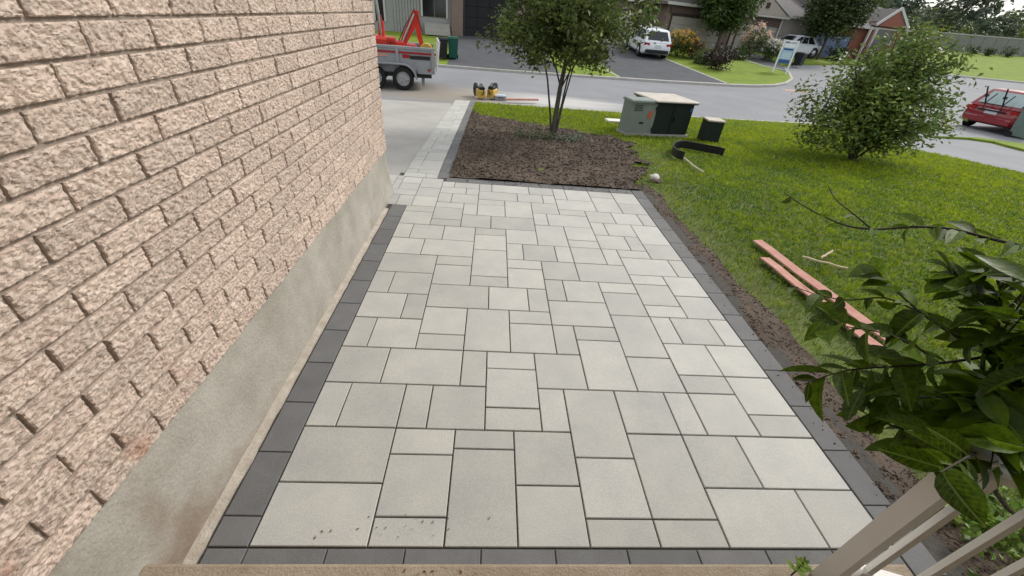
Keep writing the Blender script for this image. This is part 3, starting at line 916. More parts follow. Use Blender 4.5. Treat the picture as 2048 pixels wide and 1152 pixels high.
# thin, trampled turf next to the dug soil
dsoil = np.minimum(np.abs(x-2.3)+np.where(y > 5.3, 9, 0), np.hypot((x-1.1)/1.9, (y-7.4)/2.1)-0.9)
thin = np.clip(dsoil/0.55, 0, 1)
k2 = rng.random(len(x)) < 0.30+0.70*np.clip(thin+nn_*0.35, 0, 1)
x, y, dist, nn_, thin = x[k2], y[k2], dist[k2], nn_[k2], thin[k2]
cl_ = np.array([mnoise.noise(Vector((a*9, b*9, 2))) for a, b in zip(x, y)])
h = 0.040*rng.uniform(0.5, 1.3, len(x))*(1+0.25*nn_)*(1+0.8*cl_)
wd = np.clip(0.0056*dist/3.2, 0.005, 0.018)*rng.uniform(0.7, 1.3, len(x))
z = np.array([zg(a, b) for a, b in zip(x, y)])+LAWN_Z-0.002
g0 = np.array([0.095, 0.180, 0.028]); g1 = np.array([0.33, 0.405, 0.024]); dry = np.array([0.42, 0.36, 0.17])
mixv = np.clip(rng.normal(0.34, 0.30, len(x))+0.45*nn_+0.6*cl_+0.05*(dist-5), -.25, 1.2)[:, None]
cols = g0*(1-mixv)+g1*mixv
dr = (rng.random(len(x)) < 0.035+0.12*(1-thin))[:, None]
cols = np.where(dr, dry*rng.uniform(.6, 1.2, (len(x), 1)), cols)
V, T, C = blades(x, y, z, h, wd, cols, 0.9)
# clover and broad-leaved weeds growing through the turf
cx, cy = grass_pts(5200, [(2.0, 0.3), (7.5, 0.3), (8.5, 8.5), (2.0, 8.5)], [soil_bed, soil_strip])
kk_ = np.array([mnoise.noise(Vector((a*1.3, b*1.3, 11))) for a, b in zip(cx, cy)]) > rng.uniform(-.3, .35, len(cx))
cx, cy = cx[kk_], cy[kk_]
cz = np.array([zg(a, b) for a, b in zip(cx, cy)])+LAWN_Z+.022
V3, F3, C3 = foliage(np.stack([cx, cy, cz], 1), .022, 5, .030, (.16, .26, .035), .35, 77, up=1.4)
T3 = np.concatenate([F3[:, [0, 1, 2]], F3[:, [0, 2, 3]]], 0)
T = np.concatenate([T, T3+len(V)], 0); V = np.concatenate([V, V3], 0); C = np.concatenate([C, C3], 0)
o = obj('lawn_grass', tri_mesh('lawn_grass', V, T, 'grass', C), kind='stuff')
tag(o, 'short green lawn grass right of the patio', 'grass')

# ================================================================== THINGS
# ------------------------------------------------------------------ tree with several stems in the garden bed
def leaf_mesh_obj(name, parent, cents, sig, per, size, tint, seed, origin, tvar=0.3, material='leaf_tree', up=0.3):
    V, Fv, C = foliage(cents, sig, per, size, tint, tvar, seed, up=up)
    V = V-np.array(origin)
    return obj(name, tri_mesh(name, V, Fv, material, C), parent)

tb = at(1105, 277)
tree = thing('tree', 'small leafy tree with several thin stems standing in the dug garden bed', 'tree', tb)
def stem(parent, name, pts, r0, r1, material='bark', n=7):
    k = len(pts)
    return MB().tube(pts, [r0+(r1-r0)*i/(k-1) for i in range(k)], n).build(name, material, parent, smooth=True)
stem(tree, 'trunk', [(0, 0, -.05), (0.0, .01, .35), (0.02, .02, .9), (0.06, .02, 1.35), (0.05, .05, 1.9), (0.1, 0, 2.6), (0.1, 0, 3.2)], 0.055, 0.015, 'bark_pale', 9)
for pts, r in (([(-.03, -.02, 0), (-.11, -.02, .45), (-.23, 0, 1.0), (-.42, 0, 1.6), (-.65, .1, 2.3)], .024),
               ([(.04, -.02, 0), (.07, -.02, .5), (.12, 0, 1.0), (.22, .05, 1.7), (.4, .1, 2.4)], .022),
               ([(.05, .04, 0), (.11, .04, .6), (.2, .05, 1.2), (.5, .1, 1.9), (.8, .1, 2.4)], .018),
               ([(.02, .02, .85), (.13, -.06, 1.15), (.32, -.2, 1.5), (.6, -.3, 1.9)], .015),
               ([(.02, .02, .9), (-.1, .1, 1.2), (-.35, .3, 1.6), (-.7, .4, 2.0)], .016),
               ([(.06, .02, 1.3), (-.2, -.2, 1.6), (-.6, -.3, 1.8)], .012),
               ([(.05, .05, 1.7), (.3, .4, 2.2), (.6, .6, 2.7)], .014)):
    stem(tree, 'branch', pts, r, 0.006)
cc = np.concatenate([clumps(210, (tb.x+.0, tb.y, tb.z+2.3), (1.38, 1.25, 1.2), 5, 0.25, tb.z+1.3),
                     clumps(105, (tb.x-.12, tb.y-.1, tb.z+1.72), (1.22, 1.1, 0.52), 6, 0.15, tb.z+1.22)])
leaf_mesh_obj('crown', tree, cc, 0.105, 56, 0.088, (0.125, 0.170, 0.042), 5, tb, 0.4)

# low plants round the tree's foot
r_ = np.random.default_rng(12)
for i, (dx, dy, ww) in enumerate(((-.55, -.12, .28), (-.2, -.28, .22), (.22, -.2, .25), (.42, -.05, .2))):
    q = Vector((tb.x+dx, tb.y+dy, 0)); q.z = zg(q.x, q.y)
    lab = ['low grey-green plant left of the tree foot in the garden bed, farthest from the trunk', 'low grey-green plant just left of and in front of the tree trunk',
           'low silvery plant just right of the tree trunk', 'low silvery plant at the right edge beside the tree foot, nearest the grass'][i]
    pl = thing('ground_plant', lab, 'plant', q, group='low plants at the foot of the tree')
    cen = np.array([(q.x+r_.normal(0, ww*.5), q.y+r_.normal(0, ww*.35), q.z+.05+r_.random()*.06) for _ in range(14)])
    leaf_mesh_obj('foliage', pl, cen, 0.045, 14, 0.05, ((.17, .20, .15) if i > 1 else (.13, .165, .085)), 40+i, q)
    MB().tube([(0, 0, -.02), (0, 0, .05)], .008, 5).build('stem', 'twig', pl)

# ------------------------------------------------------------------ wide bush on the lawn
bb = at(1704, 316)
bush = thing('bush', 'wide loose green bush growing on the lawn in front of the street', 'bush', bb)
rr = np.random.default_rng(21)
bc, sg = [], []
for i in range(15):
    a = rr.uniform(0, 2*math.pi); e = rr.uniform(0.25, 1.0)
    top = Vector((math.cos(a)*1.4*e-.1, math.sin(a)*1.1*e, 2.05-1.1*e**1.6+rr.uniform(-.15, .2)))
    if i < 3: top = Vector(((-.35, .1, .45)[i], (.1, .2, 0)[i], (2.2, 2.35, 2.2)[i]))
    mid = Vector((top.x*.35, top.y*.35, top.z*.5))
    stem(bush, 'branch', [(0.05*math.cos(a), .05*math.sin(a), -.03), mid, top], .028, .006, 'bark', 6)
    for k in range(11):
        f_ = 0.28+0.75*k/10
        q = mid.lerp(top, max(0, (f_-.5)/.5)) if f_ > .5 else Vector((0, 0, 0)).lerp(mid, f_/.5)
        bc.append((bb.x+q.x+rr.normal(0, .13), bb.y+q.y+rr.normal(0, .13), max(bb.z+.12, bb.z+q.z+rr.normal(0, .10)))); sg.append(.15)
for q in clumps(170, (bb.x-.2, bb.y, bb.z+.85), (1.55, 1.15, .85), 8, 0.3, bb.z+.12): bc.append(q); sg.append(.15)
for q in clumps(90, (bb.x+.12, bb.y+.1, bb.z+1.65), (.95, .75, .75), 9, 0.2, bb.z+.12): bc.append(q); sg.append(.14)
for q in clumps(90, (bb.x-.05, bb.y, bb.z+.95), (1.0, .8, .8), 11, 0.1, bb.z+.12): bc.append(q); sg.append(.17)
leaf_mesh_obj('crown', bush, bc, np.array(sg)*.85, 38, 0.098, (0.155, 0.215, 0.045), 22, bb, 0.45)

# ------------------------------------------------------------------ utility boxes on the lawn
def face_angle(px0, py0, px1, py1):
    a, b = at(px0, py0), at(px1, py1)
    return a, b, math.atan2(b.y-a.y, b.x-a.x), (b-a).length
a, b, an, ln = face_angle(1250, 268, 1301, 270)
ub = thing('utility_box', 'grey-green metal utility pedestal with a small orange sticker on the lawn', 'utility box', (a.x, a.y, zg(a.x, a.y)-.03), an, 'utility boxes on the lawn')
MB().box((ln/2, .19, .33), (ln*.98, .36, .72), ch=.02).build('cabinet', 'box_green_grey', ub)
MB().box((ln/2, .18, .705), (ln*1.06, .42, .055), ch=.018).build('lid', 'box_green_grey', ub)
MB().box((ln*.78, .006, .44), (.085, .012, .15)).build('sticker', 'sticker', ub)
MB().box((ln*.52, .006, .27), (.10, .014, .035)).build('latch', 'box_green_dark', ub)
for k in range(4): MB().box((ln*.30, .006, .52+.035*k), (ln*.32, .012, .012)).build('vent_slot', 'box_green_dark', ub)
MB().box((ln/2, .19, .0), (ln*1.06, .42, .10)).build('plinth', 'drive_concrete', ub)
a, b, an, ln = face_angle(1298, 270, 1371, 273)
ub = thing('utility_box', 'large dark green transformer box with overhanging pale top on the lawn', 'utility box', (a.x, a.y, zg(a.x, a.y)-.03), an, 'utility boxes on the lawn')
MB().box((ln/2, .48, .34), (ln, .92, .74), ch=.015).build('cabinet', 'box_green_dark', ub)
MB().box((ln/2, .46, .735), (ln*1.14, 1.08, .03), ch=.012).build('lid', 'box_top_pale', ub)
MB().box((ln/2, .47, .705), (ln*1.1, 1.02, .03)).build('lid_skirt', 'box_green_dark', ub)
MB().box((ln*.5, -.006, .36), (.012, .012, .60)).build('door_seam', 'black_plastic', ub)
MB().box((ln*.56, -.012, .38), (.035, .03, .09)).build('handle', 'black_plastic', ub)
MB().box((ln*.93, -.006, .58), (.06, .008, .07)).build('sticker', 'sign_blue', ub)
MB().box((ln/2, .48, .0), (ln*1.10, 1.0, .10)).build('plinth', 'drive_concrete', ub)
for zz in (.16, .58): MB().box((ln*.03, -.006, zz), (.03, .02, .08)).build('hinge', 'black_plastic', ub)
a, b, an, ln = face_angle(1404, 281, 1437, 284)
ub = thing('utility_box', 'small dark blue-green pedestal box right of the large transformer', 'utility box', (a.x, a.y, zg(a.x, a.y)-.03), an, 'utility boxes on the lawn')
MB().box((ln/2, .17, .21), (ln*.98, .32, .46), ch=.012).build('cabinet', 'box_green_dark', ub)
MB().box((ln/2, .17, .452), (ln*1.06, .36, .03), ch=.01).build('lid', 'box_top_pale', ub)
MB().box((ln*.5, .004, .26), (.09, .01, .06)).build('latch', 'black_plastic', ub)
q = at(1232, 243)
o = MB().box((0, 0, .02), (.52, .30, .05), rz=.12, ch=.008).build('flat_slab', 'white_slab')
o.location = (q.x, q.y, zg(q.x, q.y)-.005)
tag(o, 'pale flat slab lying on the grass beside the utility boxes', 'slab')

# ------------------------------------------------------------------ leftover edging strip, rope, white stone
ctrl = [at(1365, 320), at(1352, 316), at(1341, 307), at(1346, 298), at(1362, 295), at(1385, 299), at(1410, 304), at(1432, 308), at(1445, 312)]
rings = []
dense = []
for a, b in zip(ctrl, ctrl[1:]):
    for i in range(5): dense.append(a.lerp(b, i/5))
dense.append(ctrl[-1])
for _ in range(3):
    dense = [dense[0]]+[(dense[i-1]+dense[i]*2+dense[i+1])/4 for i in range(1, len(dense)-1)]+[dense[-1]]
base = Vector(dense[0])
for i, q in enumerate(dense):
    t_ = (dense[min(i+1, len(dense)-1)]-dense[max(i-1, 0)]).normalized(); n_ = Vector((-t_.y, t_.x, 0))*.006
    z_ = zg(q.x, q.y)-base.z+.0
    p_ = Vector((q.x-base.x, q.y-base.y, z_))
    rings.append([p_-n_, p_+n_, p_+n_+Vector((0, 0, .125)), p_-n_+Vector((0, 0, .125))])
ed = thing('lawn_edging', 'curled strip of black plastic lawn edging lying on the grass', 'edging', base)
MB().loft(rings).build('strip', 'black_plastic', ed, smooth=True)
MB().tube([Vector(r_i[2])*.5+Vector(r_i[3])*.5+Vector((0, 0, .006)) for r_i in rings], .011, 6).build('bead', 'black_plastic', ed)
rp_ = [at(1364, 318), at(1373, 324), at(1384, 334), at(1394, 341), at(1406, 348)]
base = rp_[0]
o = MB().tube([(q.x-base.x, q.y-base.y, zg(q.x, q.y)-base.z+.03) for q in rp_], .013, 6).build('stake', 'rope', smooth=True)
o.location = base
tag(o, 'thin pale wooden stake lying from the black edging across the grass', 'stake')
q = at(1308, 358)
def rock(name, size, material, seed, parent=None):
    bm = bmesh.new(); bmesh.ops.create_icosphere(bm, subdivisions=2, radius=1)
    for v in bm.verts:
        n = 1+0.35*mnoise.noise(v.co*1.6+Vector((seed, 0, 0)))+.12*mnoise.noise(v.co*5+Vector((seed, 3, 0)))
        v.co = Vector((v.co.x*size[0], v.co.y*size[1], v.co.z*size[2]))*n
    me = bpy.data.meshes.new(name); bm.to_mesh(me); bm.free(); me.materials.append(M[material])
    return obj(name, me, parent)
o = rock('rock', (.075, .06, .05), 'stone_white', 3); o.location = (q.x, q.y, zg(q.x, q.y)+.02)
tag(o, 'small white rock on dark clods at the corner of the dug soil', 'rock')
o = rock('dirt_lump', (.10, .07, .03), 'soil', 5); o.location = (q.x+.02, q.y-.05, zg(q.x, q.y)-.005)
tag(o, 'dark lump of dirt under the small white rock', 'dirt')

# ------------------------------------------------------------------ boards and stick on the lawn
def board(p0, p1, wd, th, material, lab, z=0.02, name='board', tilt=0.0, cat='board', group=None):
    a, b = at(*p0), at(*p1)
    d = (b-a); ln = d.length; an = math.atan2(d.y, d.x)
    mb = MB()
    rings = []
    for i in range(9):
        u = i/8*ln; wv = .004*math.sin(i*1.7)
        rings.append([(u, -wd/2, wv), (u, wd/2, wv), (u, wd/2-.003, th+wv), (u, -wd/2+.003, th+wv)])
    mb.loft(rings)
    o = mb.build(name, material)
    o.location = (a.x, a.y, zg(a.x, a.y)+z); o.rotation_euler = (tilt, 0, an)
    return tag(o, lab, cat, group)
board((1512, 486), (1782, 692), .105, .012, 'board_red', 'long pinkish-red board on the grass, the one farther from the patio', .025, group='pink boards on the grass', tilt=.05)
board((1527, 520), (1768, 712), .105, .012, 'board_red', 'long pinkish-red board on the grass, the one nearer the patio', .018, group='pink boards on the grass', tilt=-.04)
board((1600, 521), (1690, 545), .022, .012, 'wood_pale', 'thin pale wood offcut lying beside the pink boards', .04, 'stick', cat='stick')
o = board((1637, 524), (1660, 510), .02, .012, 'wood_pale', 'short pale wood splinter touching the thin offcut', .045, 'stick', cat='stick')

# ------------------------------------------------------------------ cars
def wheel(parent, x, y, r, wd, side, name='wheel'):
    w_ = bpy.data.objects.new(name, None); w_.empty_display_size = .1; COL.objects.link(w_); w_.parent = parent; w_.location = (x, y, r)
    MB().lathe([(r*.62, -wd/2), (r*.93, -wd/2), (r, -wd*.3), (r, wd*.3), (r*.93, wd/2), (r*.62, wd/2), (r*.62, -wd/2)], (0, 0, 0), (0, 1, 0), 24).build('tyre', 'tyre', w_, smooth=True)
    rm = MB().lathe([(0, -wd*.1), (r*.64, -wd*.1), (r*.66, side*wd*.40), (r*.58, side*wd*.42), (r*.54, side*wd*.2), (r*.2, side*wd*.28), (0, side*wd*.3)], (0, 0, 0), (0, 1, 0), 20)
    for k in range(5):
        a_ = 2*math.pi*k/5
        rm.box((math.cos(a_)*r*.36, side*wd*.33, math.sin(a_)*r*.36), (r*.5, .03, r*.13), rot=Matrix.Rotation(-a_, 3, 'Y'))
    rm.build('rim', 'rim', w_)
    return w_

def ringsec(x, hw, z0, z1, c=0.12):
    """rounded-rectangle cross-section across the car at station x"""
    h = z1-z0
    return [(x, -hw+c*.6, z0), (x, hw-c*.6, z0), (x, hw, z0+c*.7), (x, hw*1.0, z0+h*.55), (x, hw-c*.35, z1-c*.25), (x, hw-c, z1), (x, -hw+c, z1), (x, -hw+c*.35, z1-c*.25), (x, -hw, z0+h*.55), (x, -hw, z0+c*.7)]

def car(name, label, loc, rz, paint, L=4.4, W=1.8, H=1.6, hatch=True, r=.33, group=None, pitch=0.0, glass='glass_dark', wb=None, plate=True, rglass='glass_dark', bumper='black_plastic'):
    """x forward, origin under the middle of the car"""
    c_ = thing(name, label, 'car', loc, rz, group)
    c_.rotation_euler = (0, -pitch, rz)
    hw = W/2; zb = .24; belt = H*.60; hood = H*.56
    xr, xf = -L/2, L/2
    st_ = [(xr, .80, .42, belt*.80), (xr+.06, .92, .33, belt*.93), (xr+.22, .98, zb, belt*.99), (xr+.8, 1.0, zb, belt), (0, 1.0, zb, belt*.99), (L*.16, 1.0, zb, belt*.97),
           (L*.24, .985, zb, hood), (L*.36, .96, zb, hood*.96), (L*.44, .90, zb+.02, hood*.88), (L*.485, .80, .30, hood*.78), (xf, .62, .38, hood*.66)]
    MB().loft([ringsec(x_, hw*k_, z0, z1) for x_, k_, z0, z1 in st_]).build('body', paint, c_, smooth=True)
    # cabin
    b0 = xr+(.10 if hatch else .62); b1 = L*.27
    t0 = xr+(.52 if hatch else 1.15); t1 = L*.07
    wbm, wt = hw*.93, hw*.74
    zt = H
    def sec(z, k): # footprint at fraction k of cabin height
        return [(b0+(t0-b0)*k, -(wbm+(wt-wbm)*k), z), (b1+(t1-b1)*k, -(wbm+(wt-wbm)*k), z), (b1+(t1-b1)*k, (wbm+(wt-wbm)*k), z), (b0+(t0-b0)*k, (wbm+(wt-wbm)*k), z)]
    zk = lambda k: belt-.03+(zt-.05-belt+.03)*k
    top = [(t0+.10, -wt+.10, zt), (t1-.12, -wt+.10, zt), (t1-.12, wt-.10, zt), (t0+.10, wt-.10, zt)]
    MB().loft([sec(zk(0), 0), sec(zk(1), 1), top]).build('cabin', paint, c_, smooth=True)
    def pane(name_, corners, off):
        P = [Vector(q_) for q_ in corners]
        n_ = (P[1]-P[0]).cross(P[3]-P[0]).normalized()
        if n_.dot(off) < 0: n_ = -n_
        MB().loft([[q_+n_*.002 for q_ in P], [q_+n_*.010 for q_ in P]]).build(name_, glass if name_ != 'rear_window' else rglass, c_)
    def P(face, u, k):
        s_ = sec(zk(k), k)
        e = {'l': (s_[3], s_[2]), 'r': (s_[0], s_[1]), 'b': (s_[0], s_[3]), 'f': (s_[1], s_[2])}[face]
        return Vector(e[0]).lerp(Vector(e[1]), u)
    for fc, off in (('l', Vector((0, 1, 0))), ('r', Vector((0, -1, 0)))):
        for u0, u1 in ((.10, .36), (.39, .63), (.66, .90)):
            pane('side_window', [P(fc, u0, .14), P(fc, u1, .14), P(fc, u1 if u1 < .8 else .86, .9), P(fc, u0 if u0 > .2 else .15, .9)], off)
    pane('rear_window', [P('b', .08, .18), P('b', .92, .18), P('b', .90, .92), P('b', .10, .92)], Vector((-1, 0, .3)))
    pane('windscreen', [P('f', .06, .08), P('f', .94, .08), P('f', .92, .92), P('f', .08, .92)], Vector((1, 0, .3)))
    wbs = wb or L*.61
    for sx in (-1, 1):
        for sy in (-1, 1):
            MB().lathe([(0, -.012), (r*1.14, -.012), (r*1.14, .012), (0, .012)], (sx*wbs/2, sy*(hw*.985), r+.01), (0, 1, 0), 22).build('wheel_arch', 'black_plastic', c_)
            wheel(c_, sx*wbs/2, sy*(hw-.085), r, .21, sy)
    for sy in (-1, 1):
        MB().box((xr+.10, sy*hw*.76, belt*.86), (.16, hw*.36, .13), rz=-sy*.25).build('taillight', 'light_red', c_)
        MB().box((xf-.22, sy*hw*.70, hood*.76), (.22, hw*.30, .12), rz=sy*.35).build('headlight', 'glass_pale', c_)
        MB().box((L*.19, sy*(hw+.07), belt+.05), (.12, .16, .12), ch=.02).build('wing_mirror', paint, c_)
        for u in (-.02, .24*L-.5):
            MB().box((u, sy*(hw+.004), belt*.86), (.16, .02, .03)).build('door_handle', paint, c_)
    MB().box((xr+.03, 0, .42), (.14, hw*1.62, .20), ch=.04).build('rear_bumper', bumper if hatch else paint, c_)
    if plate: MB().box((xr-.012, 0, .70), (.02, .40, .16)).build('license_plate', 'plate', c_)
    return c_

# white sport-utility car on the driveway opposite
p_r, p_f, p_o = at(1277, 113), at(1252, 97), at(1326, 115)
d = Vector((p_f.x-p_r.x, p_f.y-p_r.y, 0)); hd = math.atan2(d.y, d.x)
pitch = math.atan2(p_f.z-p_r.z, d.length)
mid = (p_r+p_f)/2
nrm = Vector((math.cos(hd-math.pi/2), math.sin(hd-math.pi/2), 0))
cen = mid+nrm*.82
car('parked_car', 'white hatchback utility car parked on the dark driveway across the street', (cen.x, cen.y, zg(cen.x, cen.y)+.012), hd, 'car_white', 4.3, 1.82, 1.52, True, .34, pitch=pitch)
# silver pickup-like car half behind the sign
q = at(1592, 116)
car('parked_car', 'silver car parked behind the real estate sign', (q.x, q.y+1.0, zg(q.x, q.y+1.0)+.0), math.radians(190), 'car_silver', 4.4, 1.8, 1.42, False, .33)
q = at(1727, 114)
car('parked_car', 'dark car seen from behind near the red brick house', (q.x, q.y+1.5, zg(q.x, q.y+1.5)), math.radians(62), 'car_dark', 4.2, 1.8, 1.45, True, .33)
# red hatchback on the right
a, b = at(1938, 253, ROADZ), at(2016, 270, ROADZ)
rear = (a+b)/2
hd = math.atan2(b.y-a.y, b.x-a.x)+math.pi/2
cen = rear+Vector((math.cos(hd), math.sin(hd), 0))*1.45
rc = car('parked_car', 'red hatchback with a bicycle rack at the right edge of the photo', (cen.x, cen.y, zg(cen.x, cen.y)+ROADZ), hd, 'car_red', 4.1, 1.86, 1.46, True, .32, glass='glass_pale', wb=2.5, rglass='glass_pale', bumper='car_red')  # pale window colour stands in for sky reflected in the glass
rk = thing('bicycle_rack', 'black folded bicycle rack strapped to the tailgate of the red hatchback', 'bike rack', (cen.x, cen.y, zg(cen.x, cen.y)+ROADZ), hd)
for sy in (-.28, .28):
    MB().tube([(-2.12, sy, .78), (-2.2, sy, .95), (-1.98, sy, 1.18), (-1.86, sy, 1.30)], .022, 6).build('frame_tube', 'black_plastic', rk, smooth=True)
    MB().tube([(-2.2, sy, .95), (-2.45, sy*1.05, 1.28), (-2.62, sy*1.1, 1.52)], .026, 6).build('carrier_arm', 'black_plastic', rk, smooth=True)
    MB().box((-2.38, sy*1.03, 1.22), (.1, .09, .09)).build('cradle', 'black_plastic', rk)
MB().tube([(-2.2, -.4, .95), (-2.2, .4, .95)], .022, 6).build('cross_tube', 'black_plastic', rk)
MB().tube([(-2.12, -.45, .74), (-2.12, .45, .74)], .03, 6).build('foot_pad', 'black_plastic', rk)

# ------------------------------------------------------------------ wheeled bins
def bin_(label, loc, rz, material, lid, s=1.0, h=1.0, group='wheeled bins'):
    b_ = thing('wheeled_bin', label, 'bin', loc, rz, group)
    MB().loft([[(-.22*s, -.24*s, .06), (.22*s, -.24*s, .06), (.22*s, .24*s, .06), (-.22*s, .24*s, .06)], [(-.28*s, -.32*s, .92*h), (.28*s, -.32*s, .92*h), (.28*s, .32*s, .92*h), (-.28*s, .32*s, .92*h)]]).build('body', material, b_)
    MB().loft([[(-.31*s, -.36*s, .92*h), (.31*s, -.36*s, .92*h), (.31*s, .36*s, .92*h), (-.31*s, .36*s, .92*h)], [(-.25*s, -.30*s, h), (.25*s, -.30*s, h), (.25*s, .30*s, h), (-.25*s, .30*s, h)]]).build('lid', lid, b_)
    MB().tube([(-.24*s, .37*s, .88*h), (.24*s, .37*s, .88*h)], .02, 6).build('handle', lid, b_)
    for sx in (-1, 1):
        MB().lathe([(0, -.03), (.1, -.03), (.1, .03), (0, .03)], (sx*.25*s, .24*s, .1), (1, 0, 0), 14).build('wheel', 'tyre', b_)
    return b_
q = at(906, 118); bin_('green wheeled bin standing at the edge of the driveway behind the trailer', (q.x, q.y, q.z), .1, 'bin_green', 'bin_green', .9, .95)
q = at(890, 118); bin_('black wheeled bin beside the green one behind the trailer', (q.x-.1, q.y, q.z), .1, 'bin_black', 'bin_black', .9, .9)
q = at(1594, 132); bin_('small dark bin on the road edge right of the real estate sign', (q.x, q.y, q.z-.02), .5, 'bin_black', 'bin_black', .9, .85)
q = at(2036, 276, ROADZ); bin_('grey-green bin with pale lid at the right edge beside the red car', (q.x, q.y, q.z), .5, 'bin_grey_green', 'bin_pale', 1.15, 1.15)

# ------------------------------------------------------------------ dump trailer with a small red digger
q = at(808, 181, ROADZ)
TZ = math.radians(9)
tr = thing('dump_trailer', 'grey steel dump trailer with tandem wheels parked at the kerb', 'trailer', (q.x, q.y, q.z), TZ)
for wx in (0, -.86):
    for wy in (.11, 2.05):
        wheel(tr, wx, wy, .335, .22, -1 if wy < 1 else 1)
BX0, BX1, BY0, BY1 = -3.6, 1.0, .26, 1.9
MB().box(((BX0+BX1)/2, (BY0+BY1)/2, .54), (BX1-BX0, BY1-BY0, .10)).build('bed', 'trailer_grey', tr)
def side(y, nm):
    o_ = MB().box(((BX0+BX1)/2, y, .86), (BX1-BX0, .05, .62)).build(nm, 'trailer_grey', tr)
    return o_
s1 = side(BY0, 'side_panel'); s2 = side(BY1, 'side_panel')
for y in (BY0, BY1):
    MB().box(((BX0+BX1)/2, y, 1.185), (BX1-BX0+.05, .10, .07), ch=.01).build('top_rail', 'trailer_grey', tr)
for i in range(5):
    MB().box((BX1-.05-i*1.1, BY0-.045, .86), (.09, .05, .60)).build('stake_pocket', 'trailer_grey', tr)
MB().box((-.05, BY0-.04, 1.05), (2.2, .02, .05)).build('reflector_rail', 'light_red', tr)
MB().box((.55, BY0-.032, .93), (.62, .014, .10)).build('decal_black', 'black_plastic', tr)
MB().box((.12, BY0-.032, .95), (.22, .014, .09)).build('decal_red', 'light_red', tr)
MB().box((-.62, BY0-.032, .95), (.36, .014, .09)).build('decal_pale_red', 'board_red', tr)
fp = []
for i in range(11):
    a_ = math.pi*i/10
    fp.append((math.cos(a_)*.43, .335+math.sin(a_)*.43))
fender = [(.45, .36)]+[(.43*math.cos(math.pi*i/16), .36+.40*math.sin(math.pi*i/16)) for i in range(9)]+[(-.86+.43*math.cos(math.pi*i/16), .36+.40*math.sin(math.pi*i/16)) for i in range(8, 17)]
inner = [(u*.94-.02, v-.03) for u, v in fender]
mb = MB(); rings = [[(u, -.02, v), (u, .24, v), (u2, .24, v2), (u2, -.02, v2)] for (u, v), (u2, v2) in zip(fender, inner)]
mb.loft(rings).build('fender', 'trailer_grey', tr)
MB().box((.72, BY0-.03, .55), (.52, .06, .14)).build('rear_skirt', 'trailer_grey', tr)
MB().box((.82, BY0-.065, .60), (.08, .02, .06)).build('marker_light', 'light_red', tr)
for wy in (.2, 1.95): MB().box((-1.3, wy+.1, .42), (4.4, .08, .12)).build('chassis_beam', 'black_plastic', tr)
MB().box((.62, .45, .28), (.10, .10, .34)).build('jack_leg', 'trailer_grey', tr)
gt = MB()
for yy in (BY0, (BY0+BY1)/2, BY1): gt.tube([(BX1+.06, yy, .55), (BX1+.16, yy, 1.42)], .035, 6)
for k in range(7): gt.tube([(BX1+.065+.015*k, BY0, .58+.135*k), (BX1+.065+.015*k, BY1, .58+.135*k)], .025, 6)
gt.build('ramp_gate', 'trailer_light', tr)

ex = thing('mini_digger', 'small red tracked digger loaded in the dump trailer', 'digger', (q.x, q.y, q.z), TZ)
for yy in (.65, 1.5):
    MB().loft([[(-1.9, yy-.13, .62), (-.5, yy-.13, .62), (-.5, yy+.13, .62), (-1.9, yy+.13, .62)], [(-2.05, yy-.13, .8), (-.35, yy-.13, .8), (-.35, yy+.13, .8), (-2.05, yy+.13, .8)], [(-1.9, yy-.13, .99), (-.5, yy-.13, .99), (-.5, yy+.13, .99), (-1.9, yy+.13, .99)]]).build('track', 'tyre', ex)
MB().box((-1.2, 1.07, 1.24), (1.5, .95, .34), ch=.08).build('body', 'red_paint', ex)
MB().box((-.55, 1.0, 1.33), (.7, .55, .12), ch=.03).build('hood', 'red_paint', ex)
MB().box((-1.25, 1.07, 1.50), (.46, .5, .16), ch=.05).build('seat', 'black_plastic', ex)
MB().box((-1.46, 1.07, 1.76), (.12, .48, .5), ch=.04).build('backrest', 'black_plastic', ex)
for yy in (.72, 1.42): MB().tube([(-.98, yy, 1.3), (-.98, yy, 2.6), (-1.7, yy, 2.65)], .035, 6).build('canopy_post', 'black_plastic', ex)
MB().box((-1.3, 1.07, 2.68), (1.2, .95, .06), ch=.02).build('canopy', 'black_plastic', ex)
MB().tube([(-.62, 1.0, 1.25), (-.66, 1.0, 1.9), (-.72, 1.0, 2.5)], .05, 8).build('cylinder', 'steel', ex)
MB().tube([(-.60, 1.07, 1.3), (-.62, 1.07, 1.8)], .085, 8).build('boom_foot', 'red_paint', ex)
MB().loft([[(-.12, .92, 1.18), (.10, .92, 1.18), (.10, 1.1, 1.18), (-.12, 1.1, 1.18)], [(.20, .94, 1.80), (.46, .94, 1.72), (.46, 1.08, 1.72), (.20, 1.08, 1.80)], [(.40, .95, 2.14), (.52, .95, 2.12), (.52, 1.07, 2.12), (.40, 1.07, 2.14)]]).build('boom', 'red_paint', ex)
MB().loft([[(.36, .94, 2.16), (.56, .94, 2.16), (.56, 1.08, 2.16), (.36, 1.08, 2.16)], [(.48, .94, 1.45), (.64, .94, 1.45), (.64, 1.08, 1.45), (.48, 1.08, 1.45)], [(.60, .95, 1.12), (.72, .95, 1.12), (.72, 1.07, 1.12), (.60, 1.07, 1.12)]]).build('dipper_arm', 'red_paint', ex)
MB().box((-1.75, 1.07, 1.28), (.42, 1.0, .42), ch=.1).build('counterweight', 'red_paint', ex)
MB().box((-.15, 1.07, 1.22), (.5, .6, .16), ch=.04).build('swing_bracket', 'red_paint', ex)
for yy in (.93, 1.09): MB().tube([(-.1, yy, 1.3), (.12, yy, 1.72), (.44, yy, 2.2), (.66, yy, 1.6)], .014, 5).build('hydraulic_hose', 'black_plastic', ex, smooth=True)
